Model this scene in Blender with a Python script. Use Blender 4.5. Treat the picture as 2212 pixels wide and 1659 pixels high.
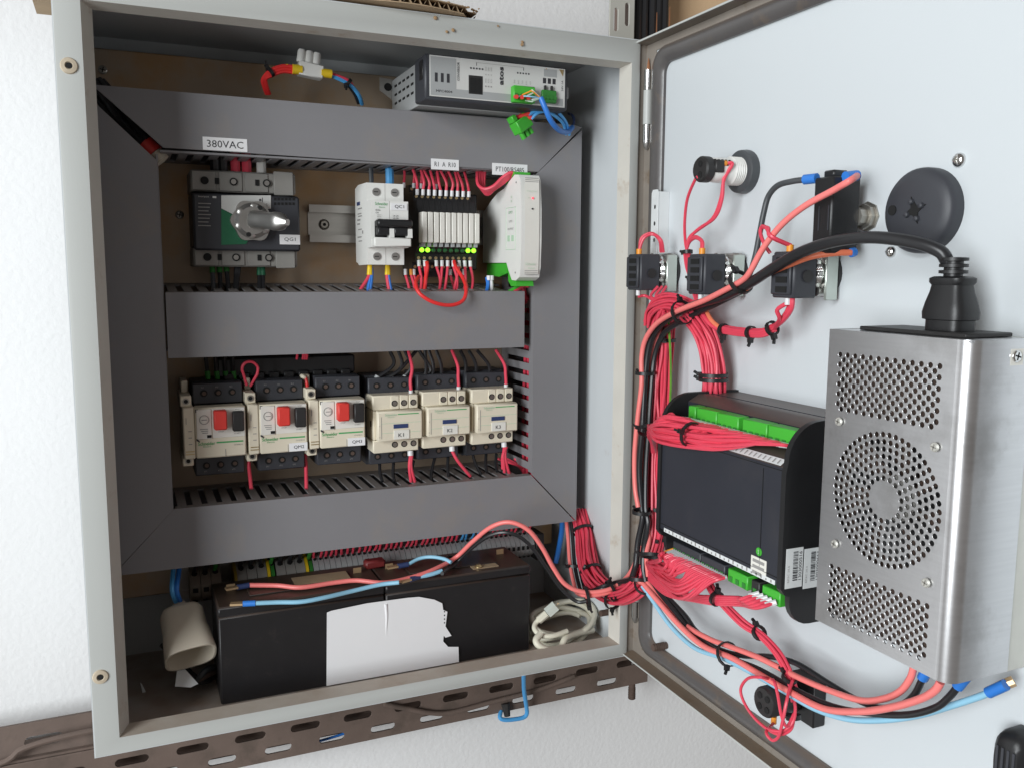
import bpy, bmesh, math, random
from mathutils import Vector, Matrix

random.seed(7)
for o in list(bpy.data.objects):
    bpy.data.objects.remove(o)
SC = bpy.context.scene
COL = SC.collection

# ------------------------------------------------------------------ camera
CAM = Vector((0.0426, -0.7566, 0.3976))
YAW, PITCH, ROLL, FOC = 0.4102, -0.1257, 0.0054, 1900.0
FW = Vector((math.sin(YAW) * math.cos(PITCH), math.cos(YAW) * math.cos(PITCH), math.sin(PITCH)))
_r = Vector((math.cos(YAW), -math.sin(YAW), 0))
_u = _r.cross(FW)
RT = _r * math.cos(ROLL) + _u * math.sin(ROLL)
UP = -_r * math.sin(ROLL) + _u * math.cos(ROLL)
cd = bpy.data.cameras.new('camera')
cam = bpy.data.objects.new('camera', cd)
COL.objects.link(cam)
m3 = Matrix((RT, UP, -FW)).transposed()
cam.matrix_world = Matrix.Translation(CAM) @ m3.to_4x4()
cd.sensor_fit = 'HORIZONTAL'
cd.sensor_width = 36.0
cd.lens = 36.0 * FOC / 2212.0
cd.clip_start = 0.01
cd.clip_end = 60
SC.camera = cam

# ------------------------------------------------------------------ light
w = bpy.data.worlds.new('World')
SC.world = w
w.use_nodes = True
w.node_tree.nodes['Background'].inputs[0].default_value = (1.0, 0.92, 0.86, 1)
w.node_tree.nodes['Background'].inputs[1].default_value = 0.19
ld = bpy.data.lights.new('daylight_opening', 'AREA')
ld.shape = 'RECTANGLE'
ld.size = 1.25
ld.size_y = 2.1
ld.energy = 132
ld.color = (0.93, 0.975, 1.0)
lo = bpy.data.objects.new('daylight_opening', ld)
COL.objects.link(lo)
lo.location = (-2.40, -1.85, 0.72)
lo.rotation_euler = (Vector((0.3, -0.05, 0.3)) - lo.location).to_track_quat('-Z', 'Y').to_euler()
SC.view_settings.view_transform = 'Standard'
SC.view_settings.look = 'None'
SC.view_settings.exposure = 0.0
SC.view_settings.gamma = 1.0
SC.view_settings.use_curve_mapping = False

# survey helpers: a sighting through the camera meets a plane of known depth
def _ray(x, y):
    return FW + RT * ((x - 1106) / FOC) - UP * ((y - 829.5) / FOC)
def PY(x, y, Y):
    d = _ray(x, y); return CAM + d * ((Y - CAM.y) / d.y)
def PX(x, y, X):
    d = _ray(x, y); return CAM + d * ((X - CAM.x) / d.x)
def PZ(x, y, Z):
    d = _ray(x, y); return CAM + d * ((Z - CAM.z) / d.z)
def RY(x0, y0, x1, y1, Y):
    xm = (x0 + x1) / 2; ym = (y0 + y1) / 2
    return PY(x0, ym, Y).x, PY(x1, ym, Y).x, PY(xm, y1, Y).z, PY(xm, y0, Y).z

# ------------------------------------------------------------------ materials
MATS = {}
def M(name, col, rough=0.5, metal=0.0, var=0.06, vscale=60, bump=0.0, bscale=400, spec=0.5,
      dirt=None, dscale=18, dth=0.6, dust=None, emit=None, coat=0.0, aniso=None):
    m = bpy.data.materials.new(name); m.use_nodes = True
    nt = m.node_tree; N = nt.nodes; L = nt.links
    b = N['Principled BSDF']
    b.inputs['Roughness'].default_value = rough
    b.inputs['Metallic'].default_value = metal
    b.inputs['Specular IOR Level'].default_value = spec
    b.inputs['Coat Weight'].default_value = coat
    tc = N.new('ShaderNodeTexCoord')
    src = tc.outputs['Object']
    if aniso:
        mp = N.new('ShaderNodeMapping'); mp.inputs['Scale'].default_value = aniso
        L.new(src, mp.inputs['Vector']); src = mp.outputs[0]
    n = N.new('ShaderNodeTexNoise'); n.inputs['Scale'].default_value = vscale
    n.inputs['Detail'].default_value = 5
    L.new(src, n.inputs['Vector'])
    mx = N.new('ShaderNodeMix'); mx.data_type = 'RGBA'
    mx.inputs[6].default_value = tuple(c * (1 - var) for c in col) + (1,)
    mx.inputs[7].default_value = tuple(min(1, c * (1 + var)) for c in col) + (1,)
    L.new(n.outputs[0], mx.inputs[0])
    out = mx.outputs[2]
    def over(fac_socket, color, amount):
        nonlocal out
        mul = N.new('ShaderNodeMath'); mul.operation = 'MULTIPLY'; mul.inputs[1].default_value = amount
        L.new(fac_socket, mul.inputs[0])
        x = N.new('ShaderNodeMix'); x.data_type = 'RGBA'
        L.new(mul.outputs[0], x.inputs[0]); L.new(out, x.inputs[6])
        x.inputs[7].default_value = tuple(color) + (1,)
        out = x.outputs[2]
    if dirt:
        d = N.new('ShaderNodeTexNoise'); d.inputs['Scale'].default_value = dscale
        d.inputs['Detail'].default_value = 8; d.inputs['Roughness'].default_value = 0.65
        L.new(tc.outputs['Object'], d.inputs['Vector'])
        rp = N.new('ShaderNodeValToRGB')
        rp.color_ramp.elements[0].position = dth; rp.color_ramp.elements[1].position = min(1, dth + 0.14)
        L.new(d.outputs[0], rp.inputs[0])
        over(rp.outputs[0], dirt[:3], dirt[3])
    if dust:
        g = N.new('ShaderNodeNewGeometry'); s = N.new('ShaderNodeSeparateXYZ')
        L.new(g.outputs['Normal'], s.inputs[0])
        mr = N.new('ShaderNodeMapRange'); mr.inputs['From Min'].default_value = 0.35; mr.inputs['From Max'].default_value = 0.9
        L.new(s.outputs[2], mr.inputs['Value'])
        mm = N.new('ShaderNodeMath'); mm.operation = 'MULTIPLY'
        dn = N.new('ShaderNodeTexNoise'); dn.inputs['Scale'].default_value = 35; dn.inputs['Detail'].default_value = 6
        L.new(tc.outputs['Object'], dn.inputs['Vector'])
        ad = N.new('ShaderNodeMath'); ad.operation = 'ADD'; ad.inputs[1].default_value = 0.35
        L.new(dn.outputs[0], ad.inputs[0])
        L.new(mr.outputs[0], mm.inputs[0]); L.new(ad.outputs[0], mm.inputs[1])
        over(mm.outputs[0], dust[:3], dust[3])
    L.new(out, b.inputs['Base Color'])
    if bump:
        bn = N.new('ShaderNodeTexNoise'); bn.inputs['Scale'].default_value = bscale; bn.inputs['Detail'].default_value = 3
        L.new(src, bn.inputs['Vector'])
        bp = N.new('ShaderNodeBump'); bp.inputs['Strength'].default_value = bump; bp.inputs['Distance'].default_value = 0.001
        L.new(bn.outputs[0], bp.inputs['Height']); L.new(bp.outputs[0], b.inputs['Normal'])
    if emit:
        b.inputs['Emission Color'].default_value = tuple(emit[:3]) + (1,)
        b.inputs['Emission Strength'].default_value = emit[3]
    MATS[name] = m
    return m

DUST = (0.30, 0.20, 0.13)
M('plaster', (0.86, 0.86, 0.86), 0.9, var=0.04, vscale=5, bump=0.55, bscale=170, dirt=(0.45, 0.33, 0.25, 0.35), dscale=22, dth=0.70)
M('warmlitplaster', (0.72, 0.50, 0.30), 0.85, var=0.08, vscale=8, bump=0.3, bscale=170)  # wall plaster tinted tan, warm light painted into the colour
M('cabinet', (0.475, 0.487, 0.467), 0.42, var=0.03, vscale=9, bump=0.06, bscale=900, dirt=(0.30, 0.20, 0.12, 0.55), dscale=70, dth=0.71, dust=DUST + (0.65,))
M('lip', (0.585, 0.56, 0.505), 0.5, var=0.08, vscale=30, dirt=(0.36, 0.25, 0.16, 0.5), dscale=40, dth=0.60, dust=DUST + (0.55,))
M('grommet', (0.52, 0.44, 0.33), 0.6, var=0.3, vscale=160)
M('inner', (0.58, 0.605, 0.615), 0.45, var=0.04, vscale=10, bump=0.05, bscale=900, dirt=(0.28, 0.20, 0.14, 0.4), dscale=30, dth=0.66, dust=DUST + (0.85,))
M('door', (0.60, 0.635, 0.655), 0.38, var=0.02, vscale=6, bump=0.05, bscale=900, dirt=(0.42, 0.37, 0.33, 0.5), dscale=26, dth=0.72, dust=DUST + (0.6,))
M('gasket', (0.095, 0.088, 0.086), 0.30, var=0.2, vscale=22, bump=0.15, bscale=120, dirt=(0.20, 0.145, 0.10, 0.5), dscale=30, dth=0.56, dust=(0.22, 0.15, 0.10, 0.6))
M('margin', (0.24, 0.21, 0.18), 0.6, var=0.25, vscale=25, dirt=(0.16, 0.11, 0.07, 0.8), dscale=40, dth=0.56, dust=(0.30, 0.21, 0.13, 0.6))
M('plate', (0.42, 0.33, 0.245), 0.5, 0.45, var=0.18, vscale=14, bump=0.05, bscale=200, dirt=(0.46, 0.25, 0.09, 0.65), dscale=7, dth=0.46)
M('rail', (0.55, 0.53, 0.50), 0.38, 0.8, var=0.1, vscale=40, aniso=(1, 12, 12))
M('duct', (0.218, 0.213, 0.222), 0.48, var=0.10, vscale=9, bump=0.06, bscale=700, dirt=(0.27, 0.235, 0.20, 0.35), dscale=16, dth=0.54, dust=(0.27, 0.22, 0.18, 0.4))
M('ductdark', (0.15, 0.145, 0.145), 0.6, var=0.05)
M('black', (0.013, 0.013, 0.014), 0.42, var=0.2, bump=0.06, bscale=900)
M('blacksoft', (0.020, 0.019, 0.019), 0.5, var=0.15, bump=0.04, bscale=600)
M('blackdusty', (0.014, 0.013, 0.014), 0.4, var=0.2, dust=(0.13, 0.085, 0.06, 0.55), dirt=(0.06, 0.045, 0.04, 0.35), dscale=60, dth=0.6)
M('charcoal', (0.040, 0.042, 0.050), 0.5, var=0.1, bump=0.05, bscale=700)
M('hole', (0.006, 0.006, 0.006), 0.8, var=0.1)
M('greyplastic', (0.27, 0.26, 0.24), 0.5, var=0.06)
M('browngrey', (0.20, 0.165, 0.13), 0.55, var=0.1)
M('midgrey', (0.35, 0.36, 0.36), 0.5, var=0.05)
M('faceplate', (0.58, 0.58, 0.56), 0.4, var=0.03)
M('cream', (0.72, 0.655, 0.52), 0.45, var=0.03, vscale=30, bump=0.03, bscale=900)
M('creamwhite', (0.75, 0.73, 0.67), 0.42, var=0.04, vscale=40)
M('whiteplastic', (0.76, 0.755, 0.72), 0.4, var=0.03)
M('clearwhite', (0.70, 0.72, 0.72), 0.25, var=0.06)
M('paper', (0.80, 0.795, 0.80), 0.7, var=0.02, vscale=30, bump=0.05, bscale=120)
M('ink', (0.03, 0.03, 0.035), 0.7, var=0.1)
M('inkgrey', (0.30, 0.29, 0.28), 0.7, var=0.1)
M('inkgreen', (0.07, 0.36, 0.12), 0.6, var=0.1)
M('inkpale', (0.45, 0.62, 0.45), 0.6, var=0.1)
M('red', (0.66, 0.045, 0.035), 0.45, var=0.05)
M('redwire', (0.73, 0.062, 0.105), 0.38, var=0.07, vscale=120)
M('redbright', (0.75, 0.03, 0.03), 0.38, var=0.06)
M('salmon', (0.88, 0.215, 0.20), 0.4, var=0.05, vscale=80)
M('orangewire', (0.80, 0.20, 0.10), 0.4, var=0.05)
M('controllerblack', (0.026, 0.028, 0.037), 0.40, var=0.12, vscale=30, bump=0.03, bscale=800, dust=(0.15, 0.10, 0.075, 0.6), dirt=(0.05, 0.047, 0.05, 0.3), dscale=25, dth=0.55)
M('darkred', (0.16, 0.018, 0.018), 0.5, var=0.15)
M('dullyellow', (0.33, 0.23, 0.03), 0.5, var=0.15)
M('blackwire', (0.018, 0.018, 0.020), 0.36, var=0.1)
M('greywire', (0.06, 0.065, 0.07), 0.4, var=0.1)
M('paleblue', (0.28, 0.55, 0.72), 0.42, var=0.05)
M('skyblue', (0.08, 0.36, 0.72), 0.4, var=0.06)
M('blue', (0.03, 0.19, 0.62), 0.4, var=0.06)
M('navy', (0.03, 0.05, 0.14), 0.45, var=0.1)
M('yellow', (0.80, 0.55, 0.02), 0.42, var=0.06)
M('orange', (0.80, 0.30, 0.03), 0.45, var=0.06)
M('whiteferrule', (0.70, 0.70, 0.71), 0.4, var=0.03)
M('green', (0.055, 0.42, 0.035), 0.42, var=0.06)
M('greenyellow', (0.12, 0.30, 0.03), 0.42, var=0.5, vscale=90)
M('greendark', (0.03, 0.20, 0.03), 0.5, var=0.1)
M('greenpanel', (0.015, 0.13, 0.06), 0.45, var=0.1)
M('steel', (0.66, 0.66, 0.67), 0.31, 0.95, var=0.09, vscale=16, bump=0.03, bscale=250, aniso=(2, 2, 30), dirt=(0.34, 0.33, 0.32, 0.5), dscale=14, dth=0.5)
M('chrome', (0.72, 0.72, 0.71), 0.16, 1.0, var=0.08)
M('dullmetal', (0.48, 0.47, 0.45), 0.36, 0.9, var=0.15, vscale=50)
M('zinc', (0.55, 0.60, 0.55), 0.34, 0.7, var=0.2, vscale=50)
M('screw', (0.42, 0.40, 0.36), 0.35, 0.9, var=0.15)
M('brass', (0.62, 0.47, 0.25), 0.35, 0.9, var=0.12)
M('aluminium', (0.62, 0.61, 0.56), 0.45, 0.6, var=0.12, vscale=60, dirt=(0.30, 0.29, 0.25, 0.7), dscale=60, dth=0.62)
M('rust', (0.155, 0.112, 0.092), 0.72, var=0.25, vscale=30, bump=0.2, bscale=250, dirt=(0.10, 0.075, 0.06, 0.7), dscale=25, dth=0.52)
M('rustbolt', (0.10, 0.065, 0.05), 0.75, var=0.3, vscale=120, bump=0.2)
M('postgrey', (0.50, 0.49, 0.44), 0.6, var=0.1, vscale=20, dirt=(0.33, 0.25, 0.17, 0.6), dscale=30, dth=0.6)
M('cardboard', (0.40, 0.29, 0.18), 0.85, var=0.15, vscale=60, bump=0.3, bscale=300)
M('dried', (0.34, 0.22, 0.12), 0.9, var=0.4, vscale=200, bump=0.5, bscale=600)
M('beige', (0.56, 0.50, 0.405), 0.5, var=0.08, vscale=25, dirt=(0.32, 0.24, 0.17, 0.5), dscale=30, dth=0.58)
M('oldcable', (0.68, 0.65, 0.53), 0.5, var=0.1, vscale=40)
M('clear', (0.62, 0.66, 0.60), 0.18, var=0.1)
M('ledgreen', (0.2, 0.9, 0.02), 0.4, emit=(0.30, 1.0, 0.03, 2.2))
M('ledoff', (0.02, 0.10, 0.03), 0.4)
M('ledred', (0.9, 0.05, 0.08), 0.4, emit=(1.0, 0.06, 0.10, 1.2))
M('goldterm', (0.60, 0.42, 0.24), 0.4, 0.6, var=0.1)
M('copper', (0.55, 0.25, 0.13), 0.4, 0.7, var=0.1)

# ------------------------------------------------------------------ mesh kit
ORG = {}
def doorx(v):                      # door frame: x = distance from hinge, y = out of the panel (negative), z up
    return Vector((XD + v[1], -v[0], v[2]))
class MB:
    def __init__(s, xf=None):
        s.v = []; s.f = []; s.xf = xf
    def add(s, vs, fs):
        o = len(s.v); s.v += [Vector(v) for v in vs]; s.f += [tuple(i + o for i in f) for f in fs]; return s
    def box(s, x0, x1, y0, y1, z0, z1, b=0.0):
        if x0 > x1: x0, x1 = x1, x0
        if y0 > y1: y0, y1 = y1, y0
        if z0 > z1: z0, z1 = z1, z0
        b = min(b, 0.45 * min(x1 - x0, y1 - y0, z1 - z0))
        X = (x0, x1); Y = (y0, y1); Z = (z0, z1)
        if b <= 0:
            vs = [(X[i], Y[j], Z[k]) for i in (0, 1) for j in (0, 1) for k in (0, 1)]
            return s.add(vs, [(0, 1, 3, 2), (4, 6, 7, 5), (0, 4, 5, 1), (2, 3, 7, 6), (0, 2, 6, 4), (1, 5, 7, 3)])
        vs = []; idx = {}
        for i in (0, 1):
            for j in (0, 1):
                for k in (0, 1):
                    sx, sy, sz = (1 - 2 * i) * b, (1 - 2 * j) * b, (1 - 2 * k) * b
                    idx[i, j, k, 0] = len(vs); vs.append((X[i], Y[j] + sy, Z[k] + sz))
                    idx[i, j, k, 1] = len(vs); vs.append((X[i] + sx, Y[j], Z[k] + sz))
                    idx[i, j, k, 2] = len(vs); vs.append((X[i] + sx, Y[j] + sy, Z[k]))
        fs = []
        q = ((0, 0), (0, 1), (1, 1), (1, 0))
        for i in (0, 1):
            fs.append(tuple(idx[i, a, c, 0] for a, c in q))
            fs.append(tuple(idx[a, i, c, 1] for a, c in q))
            fs.append(tuple(idx[a, c, i, 2] for a, c in q))
        for a in (0, 1):
            for c in (0, 1):
                fs.append((idx[a, c, 0, 0], idx[a, c, 1, 0], idx[a, c, 1, 1], idx[a, c, 0, 1]))
                fs.append((idx[a, 0, c, 0], idx[a, 1, c, 0], idx[a, 1, c, 2], idx[a, 0, c, 2]))
                fs.append((idx[0, a, c, 1], idx[1, a, c, 1], idx[1, a, c, 2], idx[0, a, c, 2]))
        for i in (0, 1):
            for j in (0, 1):
                for k in (0, 1):
                    fs.append((idx[i, j, k, 0], idx[i, j, k, 1], idx[i, j, k, 2]))
        return s.add(vs, fs)
    def cyl(s, p0, p1, r0, r1=None, n=16, a0=0.0):
        p0 = Vector(p0); p1 = Vector(p1); r1 = r0 if r1 is None else r1
        d = (p1 - p0).normalized()
        a = d.orthogonal().normalized(); c = d.cross(a)
        vs = []
        for p, r in ((p0, r0), (p1, r1)):
            for i in range(n):
                t = a0 + 2 * math.pi * i / n
                vs.append(p + a * (r * math.cos(t)) + c * (r * math.sin(t)))
        fs = [(i, (i + 1) % n, n + (i + 1) % n, n + i) for i in range(n)]
        fs += [tuple(range(n - 1, -1, -1)), tuple(range(n, 2 * n))]
        return s.add(vs, fs)
    def lathe(s, prof, org, axis, n=24):
        org = Vector(org); d = Vector(axis).normalized()
        a = d.orthogonal().normalized(); c = d.cross(a)
        vs = []
        for r, h in prof:
            for i in range(n):
                t = 2 * math.pi * i / n
                vs.append(org + d * h + a * (r * math.cos(t)) + c * (r * math.sin(t)))
        fs = []
        for k in range(len(prof) - 1):
            for i in range(n):
                j = (i + 1) % n
                fs.append((k * n + i, k * n + j, (k + 1) * n + j, (k + 1) * n + i))
        fs += [tuple(range(n - 1, -1, -1)), tuple((len(prof) - 1) * n + i for i in range(n))]
        return s.add(vs, fs)
    def prism(s, poly, axis, a0, a1):
        def mk(p, a):
            return {'x': (a, p[0], p[1]), 'y': (p[0], a, p[1]), 'z': (p[0], p[1], a)}[axis]
        n = len(poly)
        vs = [mk(p, a0) for p in poly] + [mk(p, a1) for p in poly]
        fs = [(i, (i + 1) % n, n + (i + 1) % n, n + i) for i in range(n)]
        fs += [tuple(range(n - 1, -1, -1)), tuple(range(n, 2 * n))]
        return s.add(vs, fs)
    def tube(s, pts, r, n=8, sub=6, straight=False):
        P = [Vector(p) for p in pts]
        if not straight and len(P) > 2: P = spline(P, sub)
        m = len(P)
        rr = r if callable(r) else (lambda t: r)
        tg = [(P[min(i + 1, m - 1)] - P[max(i - 1, 0)]).normalized() for i in range(m)]
        a = tg[0].orthogonal().normalized(); vs = []
        for i in range(m):
            a = (a - tg[i] * a.dot(tg[i])).normalized(); c = tg[i].cross(a)
            q = rr(i / (m - 1))
            for k in range(n):
                t = 2 * math.pi * k / n
                vs.append(P[i] + a * (q * math.cos(t)) + c * (q * math.sin(t)))
        fs = [(i * n + k, i * n + (k + 1) % n, (i + 1) * n + (k + 1) % n, (i + 1) * n + k) for i in range(m - 1) for k in range(n)]
        fs += [tuple(range(n - 1, -1, -1)), tuple((m - 1) * n + k for k in range(n))]
        return s.add(vs, fs)
    def build(s, name, mat, parent=None, label=None, flat=False):
        vs = [s.xf(v) for v in s.v] if s.xf else s.v
        o0 = ORG.get(parent.name, Vector()) if parent else None
        if parent is None:
            xs = [v.x for v in vs]; ys = [v.y for v in vs]; zs = [v.z for v in vs]
            o0 = Vector(((min(xs) + max(xs)) / 2, (min(ys) + max(ys)) / 2, min(zs)))
        me = bpy.data.meshes.new(name)
        me.from_pydata([v - o0 for v in vs], [], s.f)
        bm = bmesh.new(); bm.from_mesh(me)
        bmesh.ops.recalc_face_normals(bm, faces=bm.faces)
        bm.to_mesh(me); bm.free()
        if not flat:
            me.polygons.foreach_set('use_smooth', [True] * len(me.polygons))
            me.set_sharp_from_angle(angle=math.radians(38))
        me.materials.append(MATS[mat])
        return link(name, me, parent, o0, label)
def link(name, me, parent, o0, label=None):
    o = bpy.data.objects.new(name, me); COL.objects.link(o)
    if parent: o.parent = parent
    else: o.location = o0
    ORG[o.name] = Vector(o0)
    if label: o['label'] = label
    return o
def spline(P, sub):
    out = []
    n = len(P)
    for i in range(n - 1):
        p0 = P[i - 1] if i else P[0] * 2 - P[1]
        p1, p2 = P[i], P[i + 1]
        p3 = P[i + 2] if i + 2 < n else P[-1] * 2 - P[-2]
        for k in range(sub):
            t = k / sub
            out.append(0.5 * ((2 * p1) + (p2 - p0) * t + (2 * p0 - 5 * p1 + 4 * p2 - p3) * t * t + (3 * p1 - p0 - 3 * p2 + p3) * t ** 3))
    out.append(P[-1])
    return out
def thing(name, label, cat, loc, group=None):
    o = bpy.data.objects.new(name, None); COL.objects.link(o)
    o.empty_display_size = 0.01
    o.location = loc; ORG[o.name] = Vector(loc)
    tag(o, label, cat, group)
    return o
def tag(o, label=None, cat=None, group=None, kind=None):
    if label: o['label'] = label
    if cat: o['category'] = cat
    if group: o['group'] = group
    if kind: o['kind'] = kind
    return o
def dup(root, delta, label=None):
    r = root.copy(); COL.objects.link(r); r.location = root.location + Vector(delta)
    ORG[r.name] = Vector(r.location)
    if label: r['label'] = label
    for ch in list(root.children):
        c = ch.copy(); COL.objects.link(c); c.parent = r; ORG[c.name] = Vector(r.location)
        for g in list(ch.children):
            d = g.copy(); COL.objects.link(d); d.parent = c
    return r
def share(src, parent, delta, name=None):            # a piece that shares its mesh with a like piece
    o = bpy.data.objects.new(name or src.name.split('.')[0], src.data); COL.objects.link(o)
    o.parent = parent; o.location = src.location + Vector(delta)
    return o
def curve_mesh(name, outline, holes, thick, bev=0.0):
    cu = bpy.data.curves.new(name, 'CURVE'); cu.dimensions = '2D'; cu.fill_mode = 'BOTH'
    cu.extrude = thick / 2
    for poly in [outline] + holes:
        sp = cu.splines.new('POLY'); sp.points.add(len(poly) - 1); sp.use_cyclic_u = True
        for i, p in enumerate(poly): sp.points[i].co = (p[0], p[1], 0, 1)
    o = bpy.data.objects.new(name, cu)
    me = bpy.data.meshes.new_from_object(o)
    bpy.data.objects.remove(o); bpy.data.curves.remove(cu)
    return me
def perforated(name, mat, parent, outline, holes, thick, xf):
    me = curve_mesh(name, outline, holes, thick)
    o0 = ORG[parent.name]
    for v in me.vertices: v.co = xf(v.co) - o0
    me.materials.clear(); me.materials.append(MATS[mat])
    bm = bmesh.new(); bm.from_mesh(me)
    bmesh.ops.remove_doubles(bm, verts=bm.verts, dist=1e-7)
    bmesh.ops.recalc_face_normals(bm, faces=bm.faces); bm.to_mesh(me); bm.free()
    return link(name, me, parent, o0)
def circ(x, y, r, n=10):
    return [(x + r * math.cos(2 * math.pi * i / n), y + r * math.sin(2 * math.pi * i / n)) for i in range(n)]
def slot(x, y, l, r, vert=False, n=6):
    pts = []
    for sgn in (1, -1):
        for i in range(n + 1):
            t = -math.pi / 2 + math.pi * i / n
            pts.append((sgn * (l / 2 - r + r * math.cos(t)), sgn * r * math.sin(t)))
    return [(x + q, y + p) for p, q in pts] if vert else [(x + p, y + q) for p, q in pts]
def text(parent, s, c, size, mat='ink', right=(1, 0, 0), up=(0, 0, 1), width=None, name='lettering', bold=0.0, align='CENTER'):
    cu = bpy.data.curves.new(name, 'FONT'); cu.body = s; cu.size = 1; cu.align_x = 'LEFT'; cu.resolution_u = 2; cu.offset = bold
    o = bpy.data.objects.new(name, cu); me = bpy.data.meshes.new_from_object(o)
    bpy.data.objects.remove(o); bpy.data.curves.remove(cu)
    xs = [v.co.x for v in me.vertices]; ys = [v.co.y for v in me.vertices]
    if not xs: return
    w_, h_ = max(xs) - min(xs), max(ys) - min(ys)
    k = size / h_; kx = width / w_ if width else k
    cx = (max(xs) + min(xs)) / 2; cy = (max(ys) + min(ys)) / 2
    R = Vector(right); U = Vector(up); o0 = ORG[parent.name]; c = Vector(c)
    for v in me.vertices:
        v.co = c + R * ((v.co.x - cx) * kx) + U * ((v.co.y - cy) * k) - o0
    me.materials.clear(); me.materials.append(MATS[mat])
    return link(name, me, parent, o0)
DR, DU = (0, -1, 0), (0, 0, 1)          # reading direction on the open door

def ring(mb, c, d, r, w, t, n=14, squash=None):
    c = Vector(c); d = Vector(d).normalized()
    a = d.orthogonal().normalized(); b = d.cross(a)
    vs = []
    for rr, hh in ((r, -w / 2), (r + t, -w / 2), (r + t, w / 2), (r, w / 2)):
        for i in range(n):
            q = 2 * math.pi * i / n
            vs.append(c + d * hh + a * (rr * math.cos(q)) + b * (rr * math.sin(q)))
    fs = [(k * n + i, k * n + (i + 1) % n, ((k + 1) % 4) * n + (i + 1) % n, ((k + 1) % 4) * n + i) for k in range(4) for i in range(n)]
    return mb.add(vs, fs)
def tie(parent, c, d, r, head=(-1, -0.4, 0.2), w=0.0032, tail=0.004):
    mb = MB(); c = Vector(c); d = Vector(d).normalized()
    ring(mb, c, d, r, w, 0.0011)
    h = Vector(head); h = (h - d * h.dot(d)).normalized()
    mb.cyl(c + h * (r - 0.0005), c + h * (r + tail), 0.0027, 0.0024, n=4)
    mb.cyl(c + h * (r + tail) + d * 0.0005, c + h * (r + tail + 0.003) + d * 0.002, 0.0013, n=4)
    return mb.build('cable_tie', 'black', parent)
def strands(parent, path, n, r, mat, spread, jit=0.25, sub=6, mats=None, nside=7):
    """n wires laid side by side along one path"""
    P = [Vector(p) for p in path]
    m = len(P)
    tg = [(P[min(i + 1, m - 1)] - P[max(i - 1, 0)]).normalized() for i in range(m)]
    a = tg[0].orthogonal().normalized(); fr = []
    for i in range(m):
        a = (a - tg[i] * a.dot(tg[i])).normalized(); fr.append((a.copy(), tg[i].cross(a)))
    sp = spread if callable(spread) else (lambda t: spread)
    for k in range(n):
        rad = math.sqrt((k + 0.5) / n); th = k * 2.39996
        pts = []
        for i in range(m):
            s_ = sp(i / (m - 1))
            q = th + random.uniform(-jit, jit); rd = rad * s_ * (1 + random.uniform(-jit, jit) * 0.4)
            pts.append(P[i] + fr[i][0] * (rd * math.cos(q)) + fr[i][1] * (rd * math.sin(q)))
        MB().tube(pts, r, n=nside, sub=sub).build('wire', mats[k % len(mats)] if mats else mat, parent)
def wire_thing(name, pts, r, mat, label, cat='wire', group=None, n=10, sub=8):
    o = MB().tube(pts, r, n=n, sub=sub).build(name, mat)
    return tag(o, label, cat, group)
def sleeve(parent, a, b, r, mat, name='ferrule', n=10):
    return MB().cyl(a, b, r, n=n).build(name, mat, parent)
def screwhead(parent, c, axis, r, mat='screw', name='screw', slotmat='hole'):
    c = Vector(c); d = Vector(axis).normalized()
    o = MB().lathe([(r, 0), (r, 0.0008), (r * 0.8, 0.0014)], c, d, n=12).build(name, mat, parent)
    a = d.orthogonal().normalized()
    a = (a + d.cross(a) * 0.6).normalized(); b = d.cross(a)
    e = c + d * 0.00155
    mb = MB()
    for u in (a, b):
        v = d.cross(u)
        mb.add([e + u * r * .65 + v * r * .12, e - u * r * .65 + v * r * .12, e - u * r * .65 - v * r * .12, e + u * r * .65 - v * r * .12], [(0, 1, 2, 3)])
    mb.build('slot', slotmat, o)
    return o

XD = 0.515          # door panel
YD = 0.080          # duct covers
YP = 0.165          # mounting plate
H = 0.62

# ================================================================== the setting
mb = MB()
NX, NZ = 60, 50
x0, x1, z0, z1 = -1.6, 2.4, -1.1, 1.6
mb.add([(x0, 0.262, z0), (x1, 0.262, z0), (x1, 0.262, z1), (x0, 0.262, z1), (x0, 0.40, z0), (x1, 0.40, z0), (x1, 0.40, z1), (x0, 0.40, z1)],
       [(0, 1, 2, 3), (4, 7, 6, 5), (0, 4, 5, 1), (3, 2, 6, 7), (0, 3, 7, 4), (1, 5, 6, 2)])
tag(mb.build('wall_back', 'plaster', flat=True), kind='structure')
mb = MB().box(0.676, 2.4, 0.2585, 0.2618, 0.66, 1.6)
tag(mb.build('wall_warm_light', 'warmlitplaster', flat=True), kind='structure')  # patch on the same wall whose tan colour stands in for warm light

# ================================================================== enclosure
XR = 0.5055
enc = thing('electrical_enclosure', 'light grey painted steel control cabinet with its door swung open', 'cabinet', (0.25, 0.1, 0))
MB().box(0, 0.002, 0.002, 0.2, 0, H).build('side_panel', 'inner', enc, 'shaded left side sheet')
MB().box(XR - 0.002, XR, 0.002, 0.2, 0, H).build('side_panel', 'inner', enc, 'daylit right side sheet')
MB().box(0.002, XR - 0.002, 0.002, 0.2, H - 0.002, H).build('top_panel', 'inner', enc)
MB().box(0.002, XR - 0.002, 0.002, 0.2, 0, 0.002).build('bottom_panel', 'inner', enc)
MB().box(0, XR, 0.2002, 0.202, 0, H).build('back_panel', 'inner', enc)
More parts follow.
